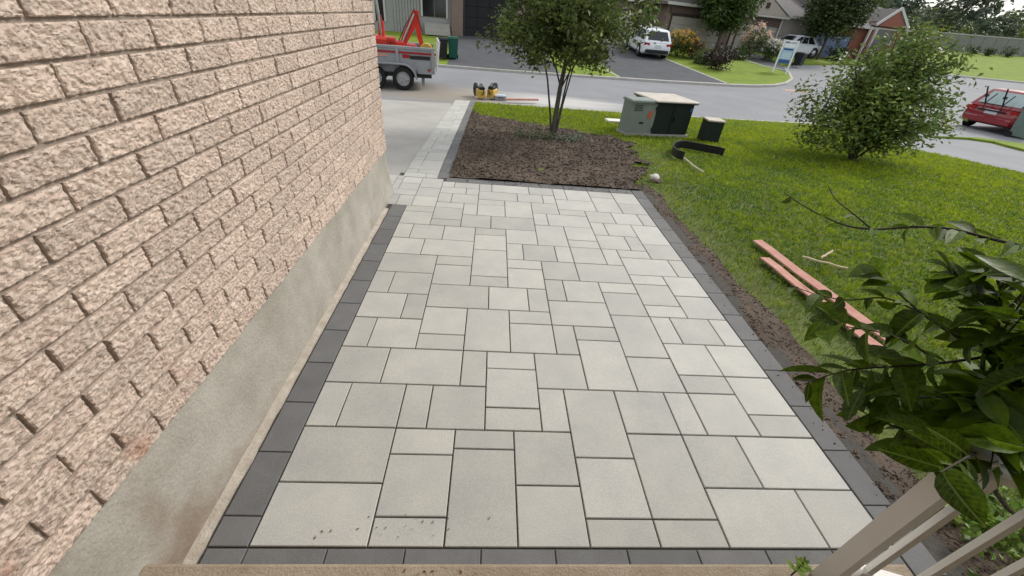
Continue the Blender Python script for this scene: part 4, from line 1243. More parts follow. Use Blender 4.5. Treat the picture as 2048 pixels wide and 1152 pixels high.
MB().loft([[(-.72, .95, 1.3), (-.52, .95, 1.3), (-.52, 1.15, 1.3), (-.72, 1.15, 1.3)], [(-.70, .99, 1.95), (-.60, .99, 1.95), (-.60, 1.11, 1.95), (-.70, 1.11, 1.95)]]).build('lift_arm', 'red_paint', ex)
for xx in (-1.0, -.85): MB().tube([(xx, .78, 1.4), (xx+.05, .76, 1.75)], .015, 6).build('control_lever', 'black_plastic', ex)
MB().tube([(.0, .88, 1.25), (.42, .88, 2.06)], .03, 8).build('ram', 'steel', ex)
MB().loft([[(-.35, .6, 1.0), (.55, .6, 1.0), (.55, 1.5, 1.0), (-.35, 1.5, 1.0)], [(-.30, .65, 1.20), (.40, .65, 1.24), (.40, 1.45, 1.24), (-.30, 1.45, 1.20)]]).build('blade', 'red_paint', ex)
tk = MB(); tk.lathe([(.10, -.06), (.19, -.06), (.21, 0), (.19, .06), (.10, .06), (.10, -.06)], (0, 0, 0), (0, 1, 0), 18)
o = tk.build('hose_coil', 'yellow', smooth=True); o.location = Vector((q.x, q.y, q.z))+Matrix.Rotation(TZ, 3, 'Z') @ Vector((.76, .62, 1.12)); o.rotation_euler = (0, 0, TZ)
tag(o, 'yellow coil of hose sticking up at the rear of the dump trailer', 'hose')

# ------------------------------------------------------------------ tools left at the end of the walkway
def cutter(label, loc, rz, s=1.0):
    c_ = thing('cut_off_saw', label, 'power tool', loc, rz, 'tools at the end of the walkway')
    MB().box((0, 0, .17*s), (.34*s, .20*s, .22*s), ch=.03*s).build('body', 'yellow', c_)
    MB().box((-.05*s, 0, .31*s), (.2*s, .16*s, .08*s), ch=.02*s).build('engine_cover', 'black_plastic', c_)
    MB().tube([(-.18*s, 0, .15*s), (-.28*s, 0, .22*s), (-.26*s, 0, .36*s), (-.05*s, 0, .42*s), (.12*s, 0, .36*s)], .018*s, 6).build('handle', 'black_plastic', c_, smooth=True)
    MB().lathe([(0, -.006), (.17*s, -.006), (.17*s, .006), (0, .006)], (.34*s, .06*s, .19*s), (0, 1, 0), 24).build('blade', 'steel', c_)
    MB().lathe([(.06*s, -.03), (.19*s, -.03), (.19*s, .03), (.06*s, .03)], (.34*s, .06*s, .21*s), (0, 1, 0), 10).build('blade_guard', 'black_plastic', c_)
    return c_
q = at(961, 198, ROADZ); cutter('yellow and black power cutter at the end of the walkway, left one', (q.x, q.y, q.z), 1.9, 1.05)
q = at(981, 198, ROADZ); cutter('yellow and black power cutter at the end of the walkway, right one', (q.x+.05, q.y, q.z), 1.2, 1.1)
q = at(1000, 200, ROADZ)
pb = thing('tool_case', 'low grey case with a pale lid beside the power cutters on the street', 'case', (q.x, q.y, q.z), .1)
MB().box((0, 0, .055), (.36, .26, .11), ch=.015).build('body', 'trailer_grey', pb)
MB().box((0, 0, .135), (.38, .28, .05), ch=.015).build('lid', 'bin_pale', pb)
MB().tube([(-.08, -.15, .10), (-.08, -.19, .10), (.08, -.19, .10), (.08, -.15, .10)], .01, 6).build('handle', 'black_plastic', pb)
a, b = at(1010, 206, ROADZ), at(1075, 207, ROADZ)
o = MB().box((0, 0, .03), ((b-a).length, .10, .05), ch=.006).build('timber', 'board_red')
o.location = ((a.x+b.x)/2, (a.y+b.y)/2, zg(0, a.y)-.02); o.rotation_euler = (0, 0, math.atan2(b.y-a.y, b.x-a.x))
tag(o, 'reddish timber lying along the street edge behind the tree', 'timber')

# ------------------------------------------------------------------ real estate sign
q = at(1545, 144)
sg_ = thing('real_estate_sign', 'leaning white frame sign with blue panels on the grass corner across the street', 'sign', (q.x, q.y, q.z), math.radians(-28))
for sx in (0, .75): MB().box((sx, 0, .85), (.09, .09, 1.8)).build('post', 'sign_white', sg_)
MB().box((.375, 0, 1.70), (.75, .07, .08)).build('cross_bar', 'sign_white', sg_)
MB().box((.375, 0, 1.05), (.62, .03, 1.05)).build('panel', 'sign_sky', sg_)
MB().box((.375, -.02, 1.46), (.60, .012, .20)).build('panel_header', 'sign_white', sg_)
MB().box((.375, -.02, 1.27), (.50, .014, .09)).build('panel_stripe', 'sign_blue', sg_)
MB().box((.375, -.02, .63), (.60, .014, .20)).build('panel_footer', 'sign_blue', sg_)
for k in range(3): MB().box((.375, -.02, .82+k*.10), (.44, .012, .03)).build('lettering_bar', 'sign_white', sg_)

# ------------------------------------------------------------------ houses across the street
def house_(label, pa, pb, wallm, h, dep, roofm='roof_shingle', rise=2.2, gable='side', name='house'):
    a, b = Vector(pa), Vector(pb)
    an = math.atan2(b.y-a.y, b.x-a.x)
    W_ = math.hypot(b.x-a.x, b.y-a.y)
    hs = thing(name, label, 'house', (a.x, a.y, min(a.z, b.z)), an, 'houses across the street')
    MB().box((W_/2, dep/2, h/2-.4), (W_, dep, h+.8)).build('wall', wallm, hs)
    mb = MB()
    if gable == 'front':
        mb.prism([(-.45, h-.12), (W_+.45, h-.12), (W_+.45, h+.05), (W_/2, h+rise), (-.45, h+.05)], (-.45, dep+.45), 'y')
    else:
        mb.prism([(-.45, h-.10), (dep+.45, h-.10), (dep+.45, h+.06), (dep/2, h+rise), (-.45, h+.06)], (-.45, W_+.45), 'x')
    rf = mb.build('roof', roofm, hs)
    MB().box((W_/2, -.47, h-.04), (W_+.9, .05, .18)).build('fascia', 'trim_white', hs)
    return hs, W_, a, an

def uof(hs_tuple, px, py):
    _, W_, a, an = hs_tuple
    q = at(px, py)
    return (q.x-a.x)*math.cos(an)+(q.y-a.y)*math.sin(an)

def opening(hs, name, u0, u1, z0, z1, material, frame='trim_white', rows=0, cols=0, proud=.06, fw=.10, pane=None):
    """door or window: frame of four bars and a recessed panel, panel split into pieces where it shows"""
    w_ = bpy.data.objects.new(name, None); w_.empty_display_size = .2; COL.objects.link(w_); w_.parent = hs; w_.location = ((u0+u1)/2, -.02, z0)
    W_, H_ = u1-u0, z1-z0
    fr = MB()
    fr.box((0, -proud/2, H_+fw/2), (W_+2*fw, proud, fw)); fr.box((-W_/2-fw/2, -proud/2, H_/2), (fw, proud, H_)); fr.box((W_/2+fw/2, -proud/2, H_/2), (fw, proud, H_))
    fr.build('frame', frame, w_)
    if rows <= 0:
        MB().box((0, .0, H_/2), (W_, .03, H_)).build('panel', material, w_)
    else:
        g = .03
        for i in range(rows):
            for j in range(cols):
                MB().box((-W_/2+W_*(j+.5)/cols, -.01, H_*(i+.5)/rows), (W_/cols-g, .04, H_/rows-g), ch=.012).build(pane or 'panel', material, w_)
        MB().box((0, .02, H_/2), (W_, .02, H_)).build('backing', material if not pane else 'trim_white', w_)
    return w_

# house opposite, left of the tree: dark garage, brick pier, porch
A = house_('brown brick house with an open dark garage, left of the garden tree', at(745, 60), at(1030, 78), 'siding_grey', 2.9, 9, rise=2.4)
hs = A[0]
u = lambda px: uof(A, px, 70)
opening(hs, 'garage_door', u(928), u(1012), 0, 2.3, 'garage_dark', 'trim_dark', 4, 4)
MB().box(((u(902)+u(923))/2, -.15, 1.2), (u(923)-u(902), .34, 3.6)).build('pier', 'brick_brown', hs)
MB().box(((u(1014)+u(1030))/2, -.12, 1.2), (u(1030)-u(1014), .28, 3.6)).build('pier', 'brick_brown', hs)
opening(hs, 'window', u(848), u(893), .95, 2.6, 'glass_dark', 'trim_white', 1, 2, pane='pane')
opening(hs, 'window', u(752), u(770), .5, 2.2, 'glass_dark', 'trim_white', 1, 1, pane='pane')
for k in range(3): MB().box(((u(850)+u(898))/2, -.25-.28*k, .55-.2*k), (u(898)-u(850), .30, .2)).build('porch_step', 'drive_concrete', hs)
for k in range(9): MB().box((u(790)+(u(842)-u(790))*(k+.5)/9, -.04, 1.2), ((u(842)-u(790))/9-.03, .06, 3.2)).build('siding_board', 'siding_grey', hs)
# house behind the tree and the white car
B = house_('taupe house with a grey garage door behind the white parked car', at(1120, 82), at(1268, 88), 'brick_brown', 2.8, 9, rise=2.2, gable='front')
u = lambda px: uof(B, px, 85)
opening(B[0], 'garage_door', u(1172), u(1255), 0, 2.1, 'garage_taupe', 'trim_dark', 4, 4)
MB().box(((u(1180)+u(1240))/2, -.2, 2.75), (1.6, .35, .12)).build('lintel', 'trim_dark', B[0])
B2 = house_('brown house with a taupe garage door behind the round street tree', at(1318, 92), at(1448, 99), 'brick_brown', 2.7, 9, rise=2.4, gable='front')
u = lambda px: uof(B2, px, 95)
opening(B2[0], 'garage_door', u(1336), u(1420), 0, 1.95, 'garage_taupe', 'trim_dark', 4, 4)
MB().box(((u(1330)+u(1425))/2, -.10, 2.28), (u(1425)-u(1330), .16, .32)).build('lintel', 'fascia_brown', B2[0])
link = house_('dark recessed entrance house wall between the two garages', Vector(at(1268, 87))+Vector((.4, 2.0, 0)), Vector(at(1320, 90))+Vector((0, 2.0, 0)), 'siding_tan', 2.9, 7, rise=1.5)
opening(link[0], 'door', 1.0, 2.0, 0, 2.1, 'trim_dark', 'trim_white')
C = house_('tan gabled house with brown trim left of the beige wall', at(1452, 98), at(1536, 104), 'siding_tan', 2.45, 9, rise=1.25, gable='front')
u = lambda px: uof(C, px, 100)
MB().prism([(-.1, 2.47), (C[1]+.1, 2.47), (C[1]/2, 3.6)], (-.52, -.47), 'y').build('gable_panel', 'siding_tan', C[0])
for sgn, x0, x1 in ((1, -.5, C[1]/2), (-1, C[1]+.5, C[1]/2)):
    d_ = Vector((x1-x0, 0, 1.25)); ang = math.atan2(1.25, x1-x0)
    MB().box(((x0+x1)/2, -.54, 2.5+.62), (d_.length, .06, .18), rot=Matrix.Rotation(-ang, 3, 'Y')).build('barge_board', 'trim_white', C[0])
opening(C[0], 'garage_door', u(1466), u(1524), 0, 1.75, 'garage_taupe', 'fascia_brown', 4, 4)
MB().box((C[1]/2, -.08, 2.08), (C[1], .12, .34)).build('lintel', 'fascia_brown', C[0])
MB().box((C[1]/2, -.56, 3.05), (.30, .06, .36)).build('attic_vent', 'trim_dark', C[0])
MB().tube([(C[1]+.05, -.2, -.2), (C[1]+.05, -.2, 2.45)], .07, 8).build('downpipe', 'trim_white', C[0])
D = house_('beige plain-walled house with grey roof right of the tan gable', Vector(at(1541, 104))+Vector((0, .4, 0)), Vector(at(1628, 110))+Vector((0, .4, 0)), 'siding_beige', 2.5, 9, rise=2.2)
for k in range(10): MB().box((D[1]/2, -.025, .15+.225*k), (D[1]-.02, .04, .205)).build('siding_board', 'siding_beige', D[0])
# red brick house with blue garage door
E_ = house_('red brick house with grey roof and steep white-trimmed gable', at(1632, 113), at(1775, 120), 'brick_red', 2.35, 10, rise=2.6)
u = lambda px: uof(E_, px, 116)
opening(E_[0], 'garage_door', u(1626), u(1684), 0, 1.55, 'garage_blue', 'trim_dark', 4, 4)
gx0, gx1 = u(1704), u(1742)
MB().box(((gx0+gx1)/2, -.2, 1.1), (gx1-gx0, .5, 3.4)).build('gable_wall', 'brick_red', E_[0])
MB().prism([(gx0-.3, 2.5), (gx1+.3, 2.5), ((gx0+gx1)/2, 3.75)], (-.75, 3.0), 'y').build('gable_roof', 'roof_shingle', E_[0])
MB().prism([(gx0-.05, 2.5), (gx1+.05, 2.5), ((gx0+gx1)/2, 3.6)], (-.80, -.77), 'y').build('gable_panel', 'brick_red', E_[0])
for x0, x1 in ((gx0-.45, (gx0+gx1)/2), (gx1+.45, (gx0+gx1)/2)):
    d_ = Vector((x1-x0, 0, 1.25)); ang = math.atan2(1.25, x1-x0)
    MB().box(((x0+x1)/2, -.83, 3.16), (d_.length, .08, .20), rot=Matrix.Rotation(-ang, 3, 'Y')).build('barge_board', 'trim_white', E_[0])
w_ = opening(E_[0], 'window', gx0+.45, gx1-.45, .5, 2.3, 'glass_dark', 'trim_white', 3, 2, pane='pane')
w_.location.y = -.48
for k in range(3): MB().box(((gx0+gx1)/2, -.65-.3*k, .5-.2*k), (1.6, .34, .2)).build('porch_step', 'drive_concrete', E_[0])
for sx in (gx0-.9, gx0-.2): MB().box((sx, -.9, 1.0), (.14, .14, 2.7)).build('porch_post', 'trim_white', E_[0])

# ------------------------------------------------------------------ trees and shrubs opposite
def lollipop(name, label, base, h0, h1, rx, tint, seed, n=150, per=34, size=.28, trunk_r=.12, group='street trees opposite', shell=.45, lean=0):
    t_ = thing(name, label, 'tree', base, 0, group)
    stem(t_, 'trunk', [(0, 0, -.1), (.03, 0, h0*.6), (0, .03, (h0+h1)/2), (0, 0, h1-.3)], trunk_r, .03, 'bark', 8)
    for k in range(4):
        a_ = k*1.6+seed
        stem(t_, 'branch', [(0, 0, h0*.8), (math.cos(a_)*rx*.3, math.sin(a_)*rx*.3, (h0+h1)/2-.2), (math.cos(a_)*rx*.6, math.sin(a_)*rx*.6, (h0+h1)/2+.3)], trunk_r*.5, .02)
    cc_ = clumps(n, (base[0], base[1], base[2]+(h0+h1)/2), (rx, rx, (h1-h0)/2), seed, shell)
    leaf_mesh_obj('crown', t_, cc_, rx*.11, per, size, tint, seed, base, .35)
    return t_
lollipop('round_tree', 'round dense street tree in front of the brown house with taupe garage', at(1428, 106), 1.35, 5.2, 2.0, (.075, .125, .028), 31, 330, 34, .26, shell=.3)
lollipop('round_tree', 'large dense dark tree in front of the beige wall and blue garage', at(1634, 119), 1.4, 5.6, 2.15, (.062, .092, .026), 33, 380, 34, .26, shell=.3)
lollipop('cedar', 'narrow dark columnar cedar beside the entrance behind the white car', at(1300, 84), .15, 4.8, .48, (.030, .060, .016), 35, 70, 30, .2, .08)
def shrub(label, base, rx, ry, h, tint, seed, n=40, per=26, size=.16, flowers=None, fn=0, cat='shrub', group='shrubs along the driveways opposite', name='shrub'):
    s_ = thing(name, label, cat, base, 0, group)
    for k in range(5):
        a_ = k*1.3+seed
        stem(s_, 'stem', [(0, 0, -.05), (math.cos(a_)*rx*.35, math.sin(a_)*ry*.35, h*.5), (math.cos(a_)*rx*.6, math.sin(a_)*ry*.6, h*.8)], .02, .008, 'twig', 5)
    cc_ = clumps(n, (base[0], base[1], base[2]+h*.5), (rx, ry, h*.5), seed, .3, base[2]+.05)
    leaf_mesh_obj('foliage', s_, cc_, min(rx, h)*.16, per, size, tint, seed, base, .35)
    if flowers:
        cf = clumps(fn, (base[0], base[1], base[2]+h*.62), (rx*1.02, ry*1.02, h*.48), seed+50, .92, base[2]+h*.45)
        leaf_mesh_obj('flowers', s_, cf, .08, 26, .13, flowers, seed+51, base, .15, up=1.0)['kind'] = 'stuff'
    return s_
shrub('flower bed of tall yellow blooms beside the white car', at(1352, 113), 1.1, .8, 1.35, (.10, .14, .03), 61, 60, flowers=(.70, .42, .05), fn=44, name='flower_bush')
shrub('rust-brown ornamental grass clump right of the yellow blooms', at(1384, 118), .65, .55, 1.15, (.16, .12, .04), 62, 40)
shrub('low green shrub between the ornamental grass and the burgundy bush', at(1405, 128), .8, .6, .8, (.07, .11, .03), 66, 36)
shrub('dark burgundy rounded bush on the grass corner across the street', at(1432, 139), .85, .75, 1.25, (.055, .040, .036), 63, 60)
shrub('cream and pink hydrangea bush in front of the tan gabled house', at(1498, 115), 1.0, .8, 1.9, (.10, .15, .04), 64, 60, flowers=(.78, .60, .48), fn=60, name='hydrangea')
shrub('white flowering bush left of the real estate sign', at(1540, 122), .8, .6, 1.3, (.09, .13, .035), 65, 44, flowers=(.80, .78, .70), fn=40, name='flower_bush')
shrub('low dark green shrub under the hydrangea by the driveway', at(1470, 118), .9, .6, .7, (.055, .085, .022), 67, 40)
shrub('dark green shrub in front of the blue garage door', at(1672, 121), .9, .7, 1.0, (.04, .065, .02), 68, 44)
shrub('pale stone-coloured shrub below the steep gable', at(1752, 126), 1.3, .8, 1.2, (.16, .16, .085), 69, 50)
shrub('bright green shrub right of the dark car', at(1775, 128), .9, .7, 1.1, (.13, .18, .03), 70, 44)
for i, (px, py, rx, h) in enumerate(((1940, 110, .8, 1.1), (1975, 112, .7, .9), (2012, 114, .9, 1.2))):
    shrub(['leftmost small bush at the foot of the long grey fence', 'middle small bush at the foot of the long grey fence', 'rightmost small bush at the foot of the long grey fence'][i], at(px, py), rx, .6, h, (.07, .10, .04), 80+i, 30, group='bushes along the grey fence')

# ------------------------------------------------------------------ long fence and the woods behind it
f0, f1 = at(1790, 97), at(2048, 113)
fd = Vector((f1.x-f0.x, f1.y-f0.y, 0)); L0 = fd.length; fd.normalize()
fence = thing('fence', 'long grey board fence beyond the far lawn on the right', 'fence', (f0.x, f0.y, zg(f0.x, f0.y)), math.atan2(fd.y, fd.x))
npan = int(L0*1.8/2.4)
for i in range(-4, npan):
    xm = i*2.4
    P = Vector((f0.x, f0.y, 0))+fd*xm; P2 = Vector((f0.x, f0.y, 0))+fd*(xm+1.2)
    z0, z1 = zg(P.x, P.y)-zg(f0.x, f0.y), zg(P2.x, P2.y)-zg(f0.x, f0.y)
    MB().box((xm, 0, z0+.95), (.13, .13, 2.0)).build('post', 'fence_grey', fence)
    MB().box((xm+1.2, 0, z1+.92), (2.28, .05, 1.72)).build('panel', 'fence_grey', fence)
    MB().box((xm+1.2, -.01, z1+1.82), (2.28, .10, .07)).build('cap_rail', 'trim_white', fence)
wr_ = np.random.default_rng(77)
Vs, Fs, Cs, off = [], [], [], 0
for i in range(260):
    far = i/260
    x_ = wr_.uniform(30, 230); y_ = 62+wr_.uniform(0, 60)+0.05*x_
    if wr_.random() < .25: y_ = 58+wr_.uniform(0, 8); hh = wr_.uniform(2.5, 4.5)
    else: hh = wr_.uniform(4.5, 7.6)
    rx_ = hh*wr_.uniform(.28, .42)
    dark = wr_.random()
    tint = (.115, .145, .085) if dark < .55 else ((.165, .215, .07) if dark < .8 else (.095, .120, .085))
    cc_ = clumps(16, (x_, y_, zg(x_, y_)+hh*.55), (rx_, rx_, hh*.48), 300+i, .4)
    V, Fv, C = foliage(cc_, rx_*.24, 30, hh*.13, tint, .3, 500+i)
    Vs.append(V); Fs.append(Fv+off); Cs.append(C); off += len(V)
o = obj('woods', tri_mesh('woods', np.concatenate(Vs), np.concatenate(Fs), 'leaf_tree', np.concatenate(Cs)), kind='stuff')
tag(o, 'green mixed woods beyond the long grey fence', 'woods')

# ------------------------------------------------------------------ foreground shrub reaching in from the right
root = Vector((2.75, 0.66, 0.0))
fsh = thing('leafy_shrub', 'large dark-leaved shrub reaching over the railing from the right edge', 'shrub', root)
def leaf_mesh(seed, ln=1.0):
    r = random.Random(seed)
    curl, fold, wv = r.uniform(.0, .42), r.uniform(.05, .50), r.uniform(-.09, .09)
    wdt = r.uniform(.19, .28)
    prof = [(0, .02), (.12, .55), (.3, .92), (.5, 1.0), (.7, .80), (.88, .40), (1.0, .02)]
    vs_, fs = [], []
    for t_, k_ in prof:
        zc_ = -curl*t_*t_; yc = wv*math.sin(t_*3)
        vs_ += [(t_*ln, yc-wdt*k_, zc_+fold*wdt*k_*1.5), (t_*ln, yc, zc_), (t_*ln, yc+wdt*k_, zc_+fold*wdt*k_*1.5)]
    for i in range(len(prof)-1):
        a_ = i*3
        fs += [(a_, a_+1, a_+4, a_+3), (a_+1, a_+2, a_+5, a_+4)]
    o_ = len(vs_)
    vs_ += [(-.12, -.012, .01), (-.12, .012, .01), (0, .012, 0), (0, -.012, 0)]
    fs.append((o_, o_+1, o_+2, o_+3))
    return MB().add(vs_, fs).mesh('leaf', 'leaf_shrub', smooth=True)
def veined():
    m = M['leaf_shrub'].copy(); m.name = 'leaf_veined'
    N, L = m.node_tree.nodes, m.node_tree.links
    b = N['Principled BSDF']; src = b.inputs['Base Color'].links[0].from_socket
    tcn = [n for n in N if n.type == 'TEX_COORD'][0]
    sx = N.new('ShaderNodeSeparateXYZ'); L.new(tcn.outputs['Object'], sx.inputs[0])
    ab = N.new('ShaderNodeMath'); ab.operation = 'ABSOLUTE'; L.new(sx.outputs['Y'], ab.inputs[0])
    ma = N.new('ShaderNodeMath'); ma.operation = 'MULTIPLY_ADD'; ma.inputs[1].default_value = -0.9; L.new(ab.outputs[0], ma.inputs[0]); L.new(sx.outputs['X'], ma.inputs[2])
    sn = N.new('ShaderNodeMath'); sn.operation = 'MULTIPLY'; sn.inputs[1].default_value = 62; L.new(ma.outputs[0], sn.inputs[0])
    si = N.new('ShaderNodeMath'); si.operation = 'SINE'; L.new(sn.outputs[0], si.inputs[0])
    r1 = N.new('ShaderNodeMapRange'); r1.inputs['From Min'].default_value = .8; r1.inputs['From Max'].default_value = 1.0; r1.inputs['To Max'].default_value = .45; L.new(si.outputs[0], r1.inputs['Value'])
    r2 = N.new('ShaderNodeMapRange'); r2.inputs['From Min'].default_value = .010; r2.inputs['From Max'].default_value = .022; r2.inputs['To Min'].default_value = 1; r2.inputs['To Max'].default_value = 0; L.new(ab.outputs[0], r2.inputs['Value'])
    mx_ = N.new('ShaderNodeMath'); mx_.operation = 'MAXIMUM'; L.new(r1.outputs[0], mx_.inputs[0]); L.new(r2.outputs[0], mx_.inputs[1])
    mm = N.new('ShaderNodeMix'); mm.data_type = 'RGBA'; L.new(mx_.outputs[0], mm.inputs[0]); L.new(src, mm.inputs[6]); mm.inputs[7].default_value = (.13, .19, .03, 1)
    L.new(mm.outputs[2], b.inputs['Base Color'])
    for n in N:
        if n.type == 'BSDF_TRANSLUCENT': L.new(mm.outputs[2], n.inputs['Color'])
    M['leaf_veined'] = m
veined()
leaf_var = [leaf_mesh(s_) for s_ in range(14)]
for me_ in leaf_var: me_.materials.clear(); me_.materials.append(M['leaf_veined'])
sr = random.Random(4)
branches = []
def br(pts, r0, r1):
    P = [root.copy() if q == 'root' else (Vector(q[1:]) if q[0] == 'w' else atd(*q)) for q in pts]
    D_ = []
    for a, b in zip(P, P[1:]):
        for i in range(4): D_.append(a.lerp(b, i/4))
    D_.append(P[-1])
    for _ in range(2): D_ = [D_[0]]+[(D_[i-1]+D_[i]*2+D_[i+1])/4 for i in range(1, len(D_)-1)]+[D_[-1]]
    k = len(D_)
    MB().tube([q-root for q in D_], [r0+(r1-r0)*i/(k-1) for i in range(k)], 6).build('branch', 'twig', fsh, smooth=True)
    return D_
m0 = br(['root', (1990, 1010, 2.15), (1978, 900, 2.0), (1968, 800, 1.9), (1962, 715, 1.8), (2000, 640, 1.8), (2060, 570, 1.85)], .008, .004)
B_ = {}
B_['m1'] = br([(1962, 715, 1.8), (1880, 727, 1.7), (1800, 733, 1.62), (1740, 735, 1.55), (1680, 742, 1.5), (1610, 768, 1.45)], .0045, .0015)
B_['m1b'] = br([(2060, 690, 1.9), (2000, 700, 1.85), (1962, 715, 1.8)], .006, .0045)
B_['m2'] = br([(1990, 700, 1.8), (1900, 668, 1.7), (1840, 625, 1.65), (1790, 580, 1.62), (1745, 545, 1.6)], .0042, .0015)
B_['m3'] = br([(2070, 497, 2.0), (1990, 480, 1.95), (1900, 456, 1.88), (1830, 453, 1.82), (1745, 460, 1.78), (1690, 452, 1.74), (1640, 430, 1.7), (1600, 408, 1.68), (1568, 385, 1.66)], .0055, .0012)
B_['m3b'] = br([(1745, 460, 1.78), (1710, 430, 1.76), (1668, 398, 1.74), (1655, 368, 1.74)], .0028, .001)
B_['m4'] = br([(1976, 890, 1.98), (1900, 875, 1.8), (1830, 868, 1.68), (1760, 842, 1.62), (1710, 815, 1.6)], .0045, .0015)
B_['m5'] = br([(1967, 790, 1.9), (1880, 795, 1.75), (1800, 795, 1.66), (1720, 775, 1.6)], .0042, .0015)
B_['m6'] = br([(1968, 800, 1.9), (2010, 780, 1.85), (2070, 745, 1.8)], .004, .002)
B_['m7'] = br([(1840, 625, 1.65), (1770, 592, 1.6), (1700, 602, 1.56), (1640, 592, 1.53), (1585, 572, 1.5)], .0026, .001)
B_['m8'] = br([(1978, 900, 2.0), (1950, 905, 1.6), (1915, 925, 1.35), (1880, 945, 1.22)], .004, .0015)
B_['m9'] = br([(2000, 640, 1.8), (1960, 600, 1.78), (1925, 570, 1.76), (1900, 545, 1.75)], .0035, .0012)
B_['m10'] = br([(2060, 570, 1.85), (2010, 545, 1.82), (1960, 530, 1.8)], .003, .0012)
B_['m11'] = br([(1976, 890, 1.98), (2020, 880, 1.7), (2070, 900, 1.5)], .004, .002)
B_['m12'] = br([(1880, 727, 1.7), (1830, 690, 1.6), (1770, 665, 1.55), (1700, 655, 1.5), (1640, 640, 1.47)], .003, .001)
B_['m13'] = br([(1900, 875, 1.8), (1850, 830, 1.65), (1800, 760, 1.6)], .003, .001)
nleaf = 0
more_leaves = MB()
def put_leaf(p, d, size, spin):
    global nleaf
    x_ = d.normalized()
    up_ = Vector((sr.gauss(0, .45), sr.gauss(0, .45), 1)).normalized()
    y_ = up_.cross(x_).normalized(); z_ = x_.cross(y_)
    m_ = Matrix(((x_.x, y_.x, z_.x), (x_.y, y_.y, z_.y), (x_.z, y_.z, z_.z))) @ Matrix.Rotation(spin, 3, 'X')
    ml = Matrix.Translation(p-root) @ m_.to_4x4() @ Matrix.Scale(size, 4)
    if nleaf < 296:
        obj('leaf', leaf_var[nleaf % len(leaf_var)], fsh).matrix_local = ml
    else:
        me_ = leaf_var[nleaf % len(leaf_var)]
        more_leaves.add([ml @ v.co for v in me_.vertices], [tuple(pl.vertices) for pl in me_.polygons])
    nleaf += 1
def leaves(D_, n, s0=.10, dense=1, start=.1):
    for i in range(n):
        t_ = start+(1-start)*(i+.5)/n
        k = min(len(D_)-2, int(t_*(len(D_)-1)))
        p = D_[k].lerp(D_[k+1], t_*(len(D_)-1)-k)
        tg = (D_[k+1]-D_[k]).normalized()
        sd = tg.cross(Vector((0, 0, 1))).normalized()*(1 if i % 2 else -1)
        d = tg*.55+sd*sr.uniform(.5, 1.0)+Vector((0, 0, sr.uniform(-.55, .25)))
        put_leaf(p, d, s0*sr.uniform(.5, 1.2), sr.gauss(0, .6))
leaves(B_['m1'], 19, .115); leaves(B_['m1b'], 5, .10); leaves(B_['m2'], 15, .125); leaves(B_['m3'], 9, .07, start=.0); leaves(B_['m3'][:14], 9, .085)
leaves(B_['m3b'], 2, .04); leaves(B_['m4'], 15, .115); leaves(B_['m5'], 15, .115); leaves(B_['m6'], 9, .11); leaves(B_['m7'], 9, .075)
leaves(B_['m8'], 11, .105, start=.2); leaves(B_['m9'], 12, .10); leaves(B_['m10'], 9, .10); leaves(B_['m11'], 12, .12); leaves(B_['m12'], 15, .11); leaves(B_['m13'], 9, .11); leaves(B_['m9'], 10, .11, start=.3); leaves(B_['m10'], 10, .11)
leaves(m0[10:], 26, .11)
# inner twigs of the dense lower part
for i in range(44):
    px, py = (sr.uniform(1800, 2080), sr.uniform(775, 945)) if i % 4 else (sr.uniform(1930, 2090), sr.uniform(540, 770))
    k = sr.choice([m0[9], m0[11], m0[13]]) if i % 4 else sr.choice([m0[16], m0[18], m0[20]])
    e_ = atd(px, py, sr.uniform(1.55, 1.9))
    D_ = [k.lerp(e_, j/8)+Vector((0, 0, .03*math.sin(j/8*3.1))) for j in range(9)]
    MB().tube([q-root for q in D_], [.0032-.0002*j for j in range(9)], 5).build('twig', 'twig', fsh, smooth=True)
    leaves(D_, 6, .10, start=.3)
more_leaves.build('inner_foliage', 'leaf_shrub', fsh, smooth=True, kind='stuff')

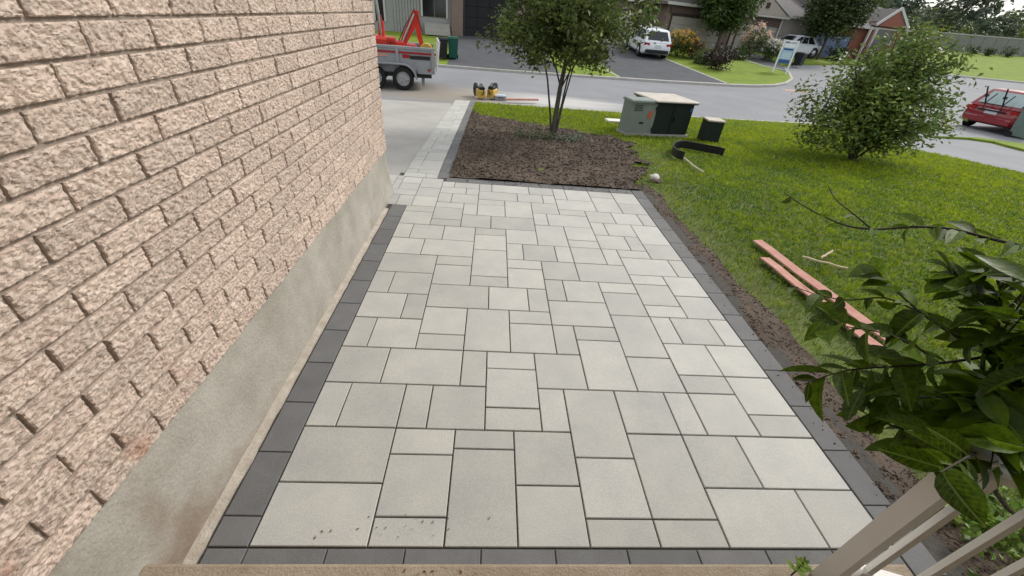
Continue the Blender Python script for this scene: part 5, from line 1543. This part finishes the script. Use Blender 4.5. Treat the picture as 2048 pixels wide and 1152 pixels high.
# ------------------------------------------------------------------ small things on and by the step
q = atz(1583, 1150, .17)
sp = thing('weed', 'small green weed sprouting from the porch step beside the railing post', 'plant', q)
MB().tube([(0, 0, -.01), (.004, .003, .05), (.002, .006, .10)], [.003, .0025, .0015], 6).build('stem', 'leaf_shrub', sp)
mat('leaf_weed', (.20, .30, .05), .5, .3, 20, transl=.3)
wl = leaf_mesh(91).copy(); wl.materials.clear(); wl.materials.append(M['leaf_weed'])
for i in range(13):
    a_ = i*2.4; hh = .03+.006*i
    o = obj('leaf', wl, sp)
    d = Vector((math.cos(a_), math.sin(a_), .45+.04*i)).normalized(); y_ = Vector((0, 0, 1)).cross(d).normalized(); z_ = d.cross(y_)
    o.matrix_local = Matrix.Translation((0, 0, hh)) @ Matrix(((d.x, y_.x, z_.x), (d.y, y_.y, z_.y), (d.z, y_.z, z_.z))).to_4x4() @ Matrix.Scale(.055-.0025*i, 4)
for i, (px, py) in enumerate(((1925, 1012), (2015, 1035), (1985, 1095))):
    q = at(px, py)
    lab = ['low bright green weed behind the railing pickets, nearest the patio border', 'low bright green weed behind the railing pickets at the right edge', 'low bright green weed behind the pickets, closest to the bottom of the photo'][i]
    pl = thing('low_weed', lab, 'plant', q, group='weeds behind the railing')
    cen = np.array([(q.x+rng.normal(0, .10), q.y+rng.normal(0, .07), q.z+.02+rng.random()*.05) for _ in range(12)])
    leaf_mesh_obj('foliage', pl, cen, .03, 16, .045, (.17, .27, .035), 140+i, q)
    MB().tube([(0, 0, -.02), (0, 0, .05)], .004, 5).build('stem', 'leaf_weed', pl)
# crumbs of dry leaf on the slabs and on the step
V_, T_ = [], []
dr_ = np.random.default_rng(5)
for i in range(46):
    if i < 28: c_ = atz(dr_.normal(810, 90), dr_.normal(1068, 26), .002)
    else: c_ = atz(dr_.normal(830, 70), dr_.normal(1140, 9), .172)
    if c_.y > .60 and c_.y < .76: continue
    s_ = dr_.uniform(.0015, .006); a_ = dr_.uniform(0, 6.28)
    o_ = len(V_)
    for k in range(4):
        V_.append((c_.x+s_*math.cos(a_+k*1.57)*(1.5 if k % 2 else .6), c_.y+s_*math.sin(a_+k*1.57)*(1.5 if k % 2 else .6), c_.z+dr_.uniform(0, .004)))
    V_.append((c_.x, c_.y, c_.z+.006))
    T_ += [(o_, o_+1, o_+4), (o_+1, o_+2, o_+4), (o_+2, o_+3, o_+4), (o_+3, o_, o_+4)]
o = obj('leaf_crumbs', tri_mesh('leaf_crumbs', np.array(V_), np.array(T_), 'rust'), kind='stuff')
tag(o, 'reddish crumbs of dry leaf on the nearest slabs and step', 'debris')
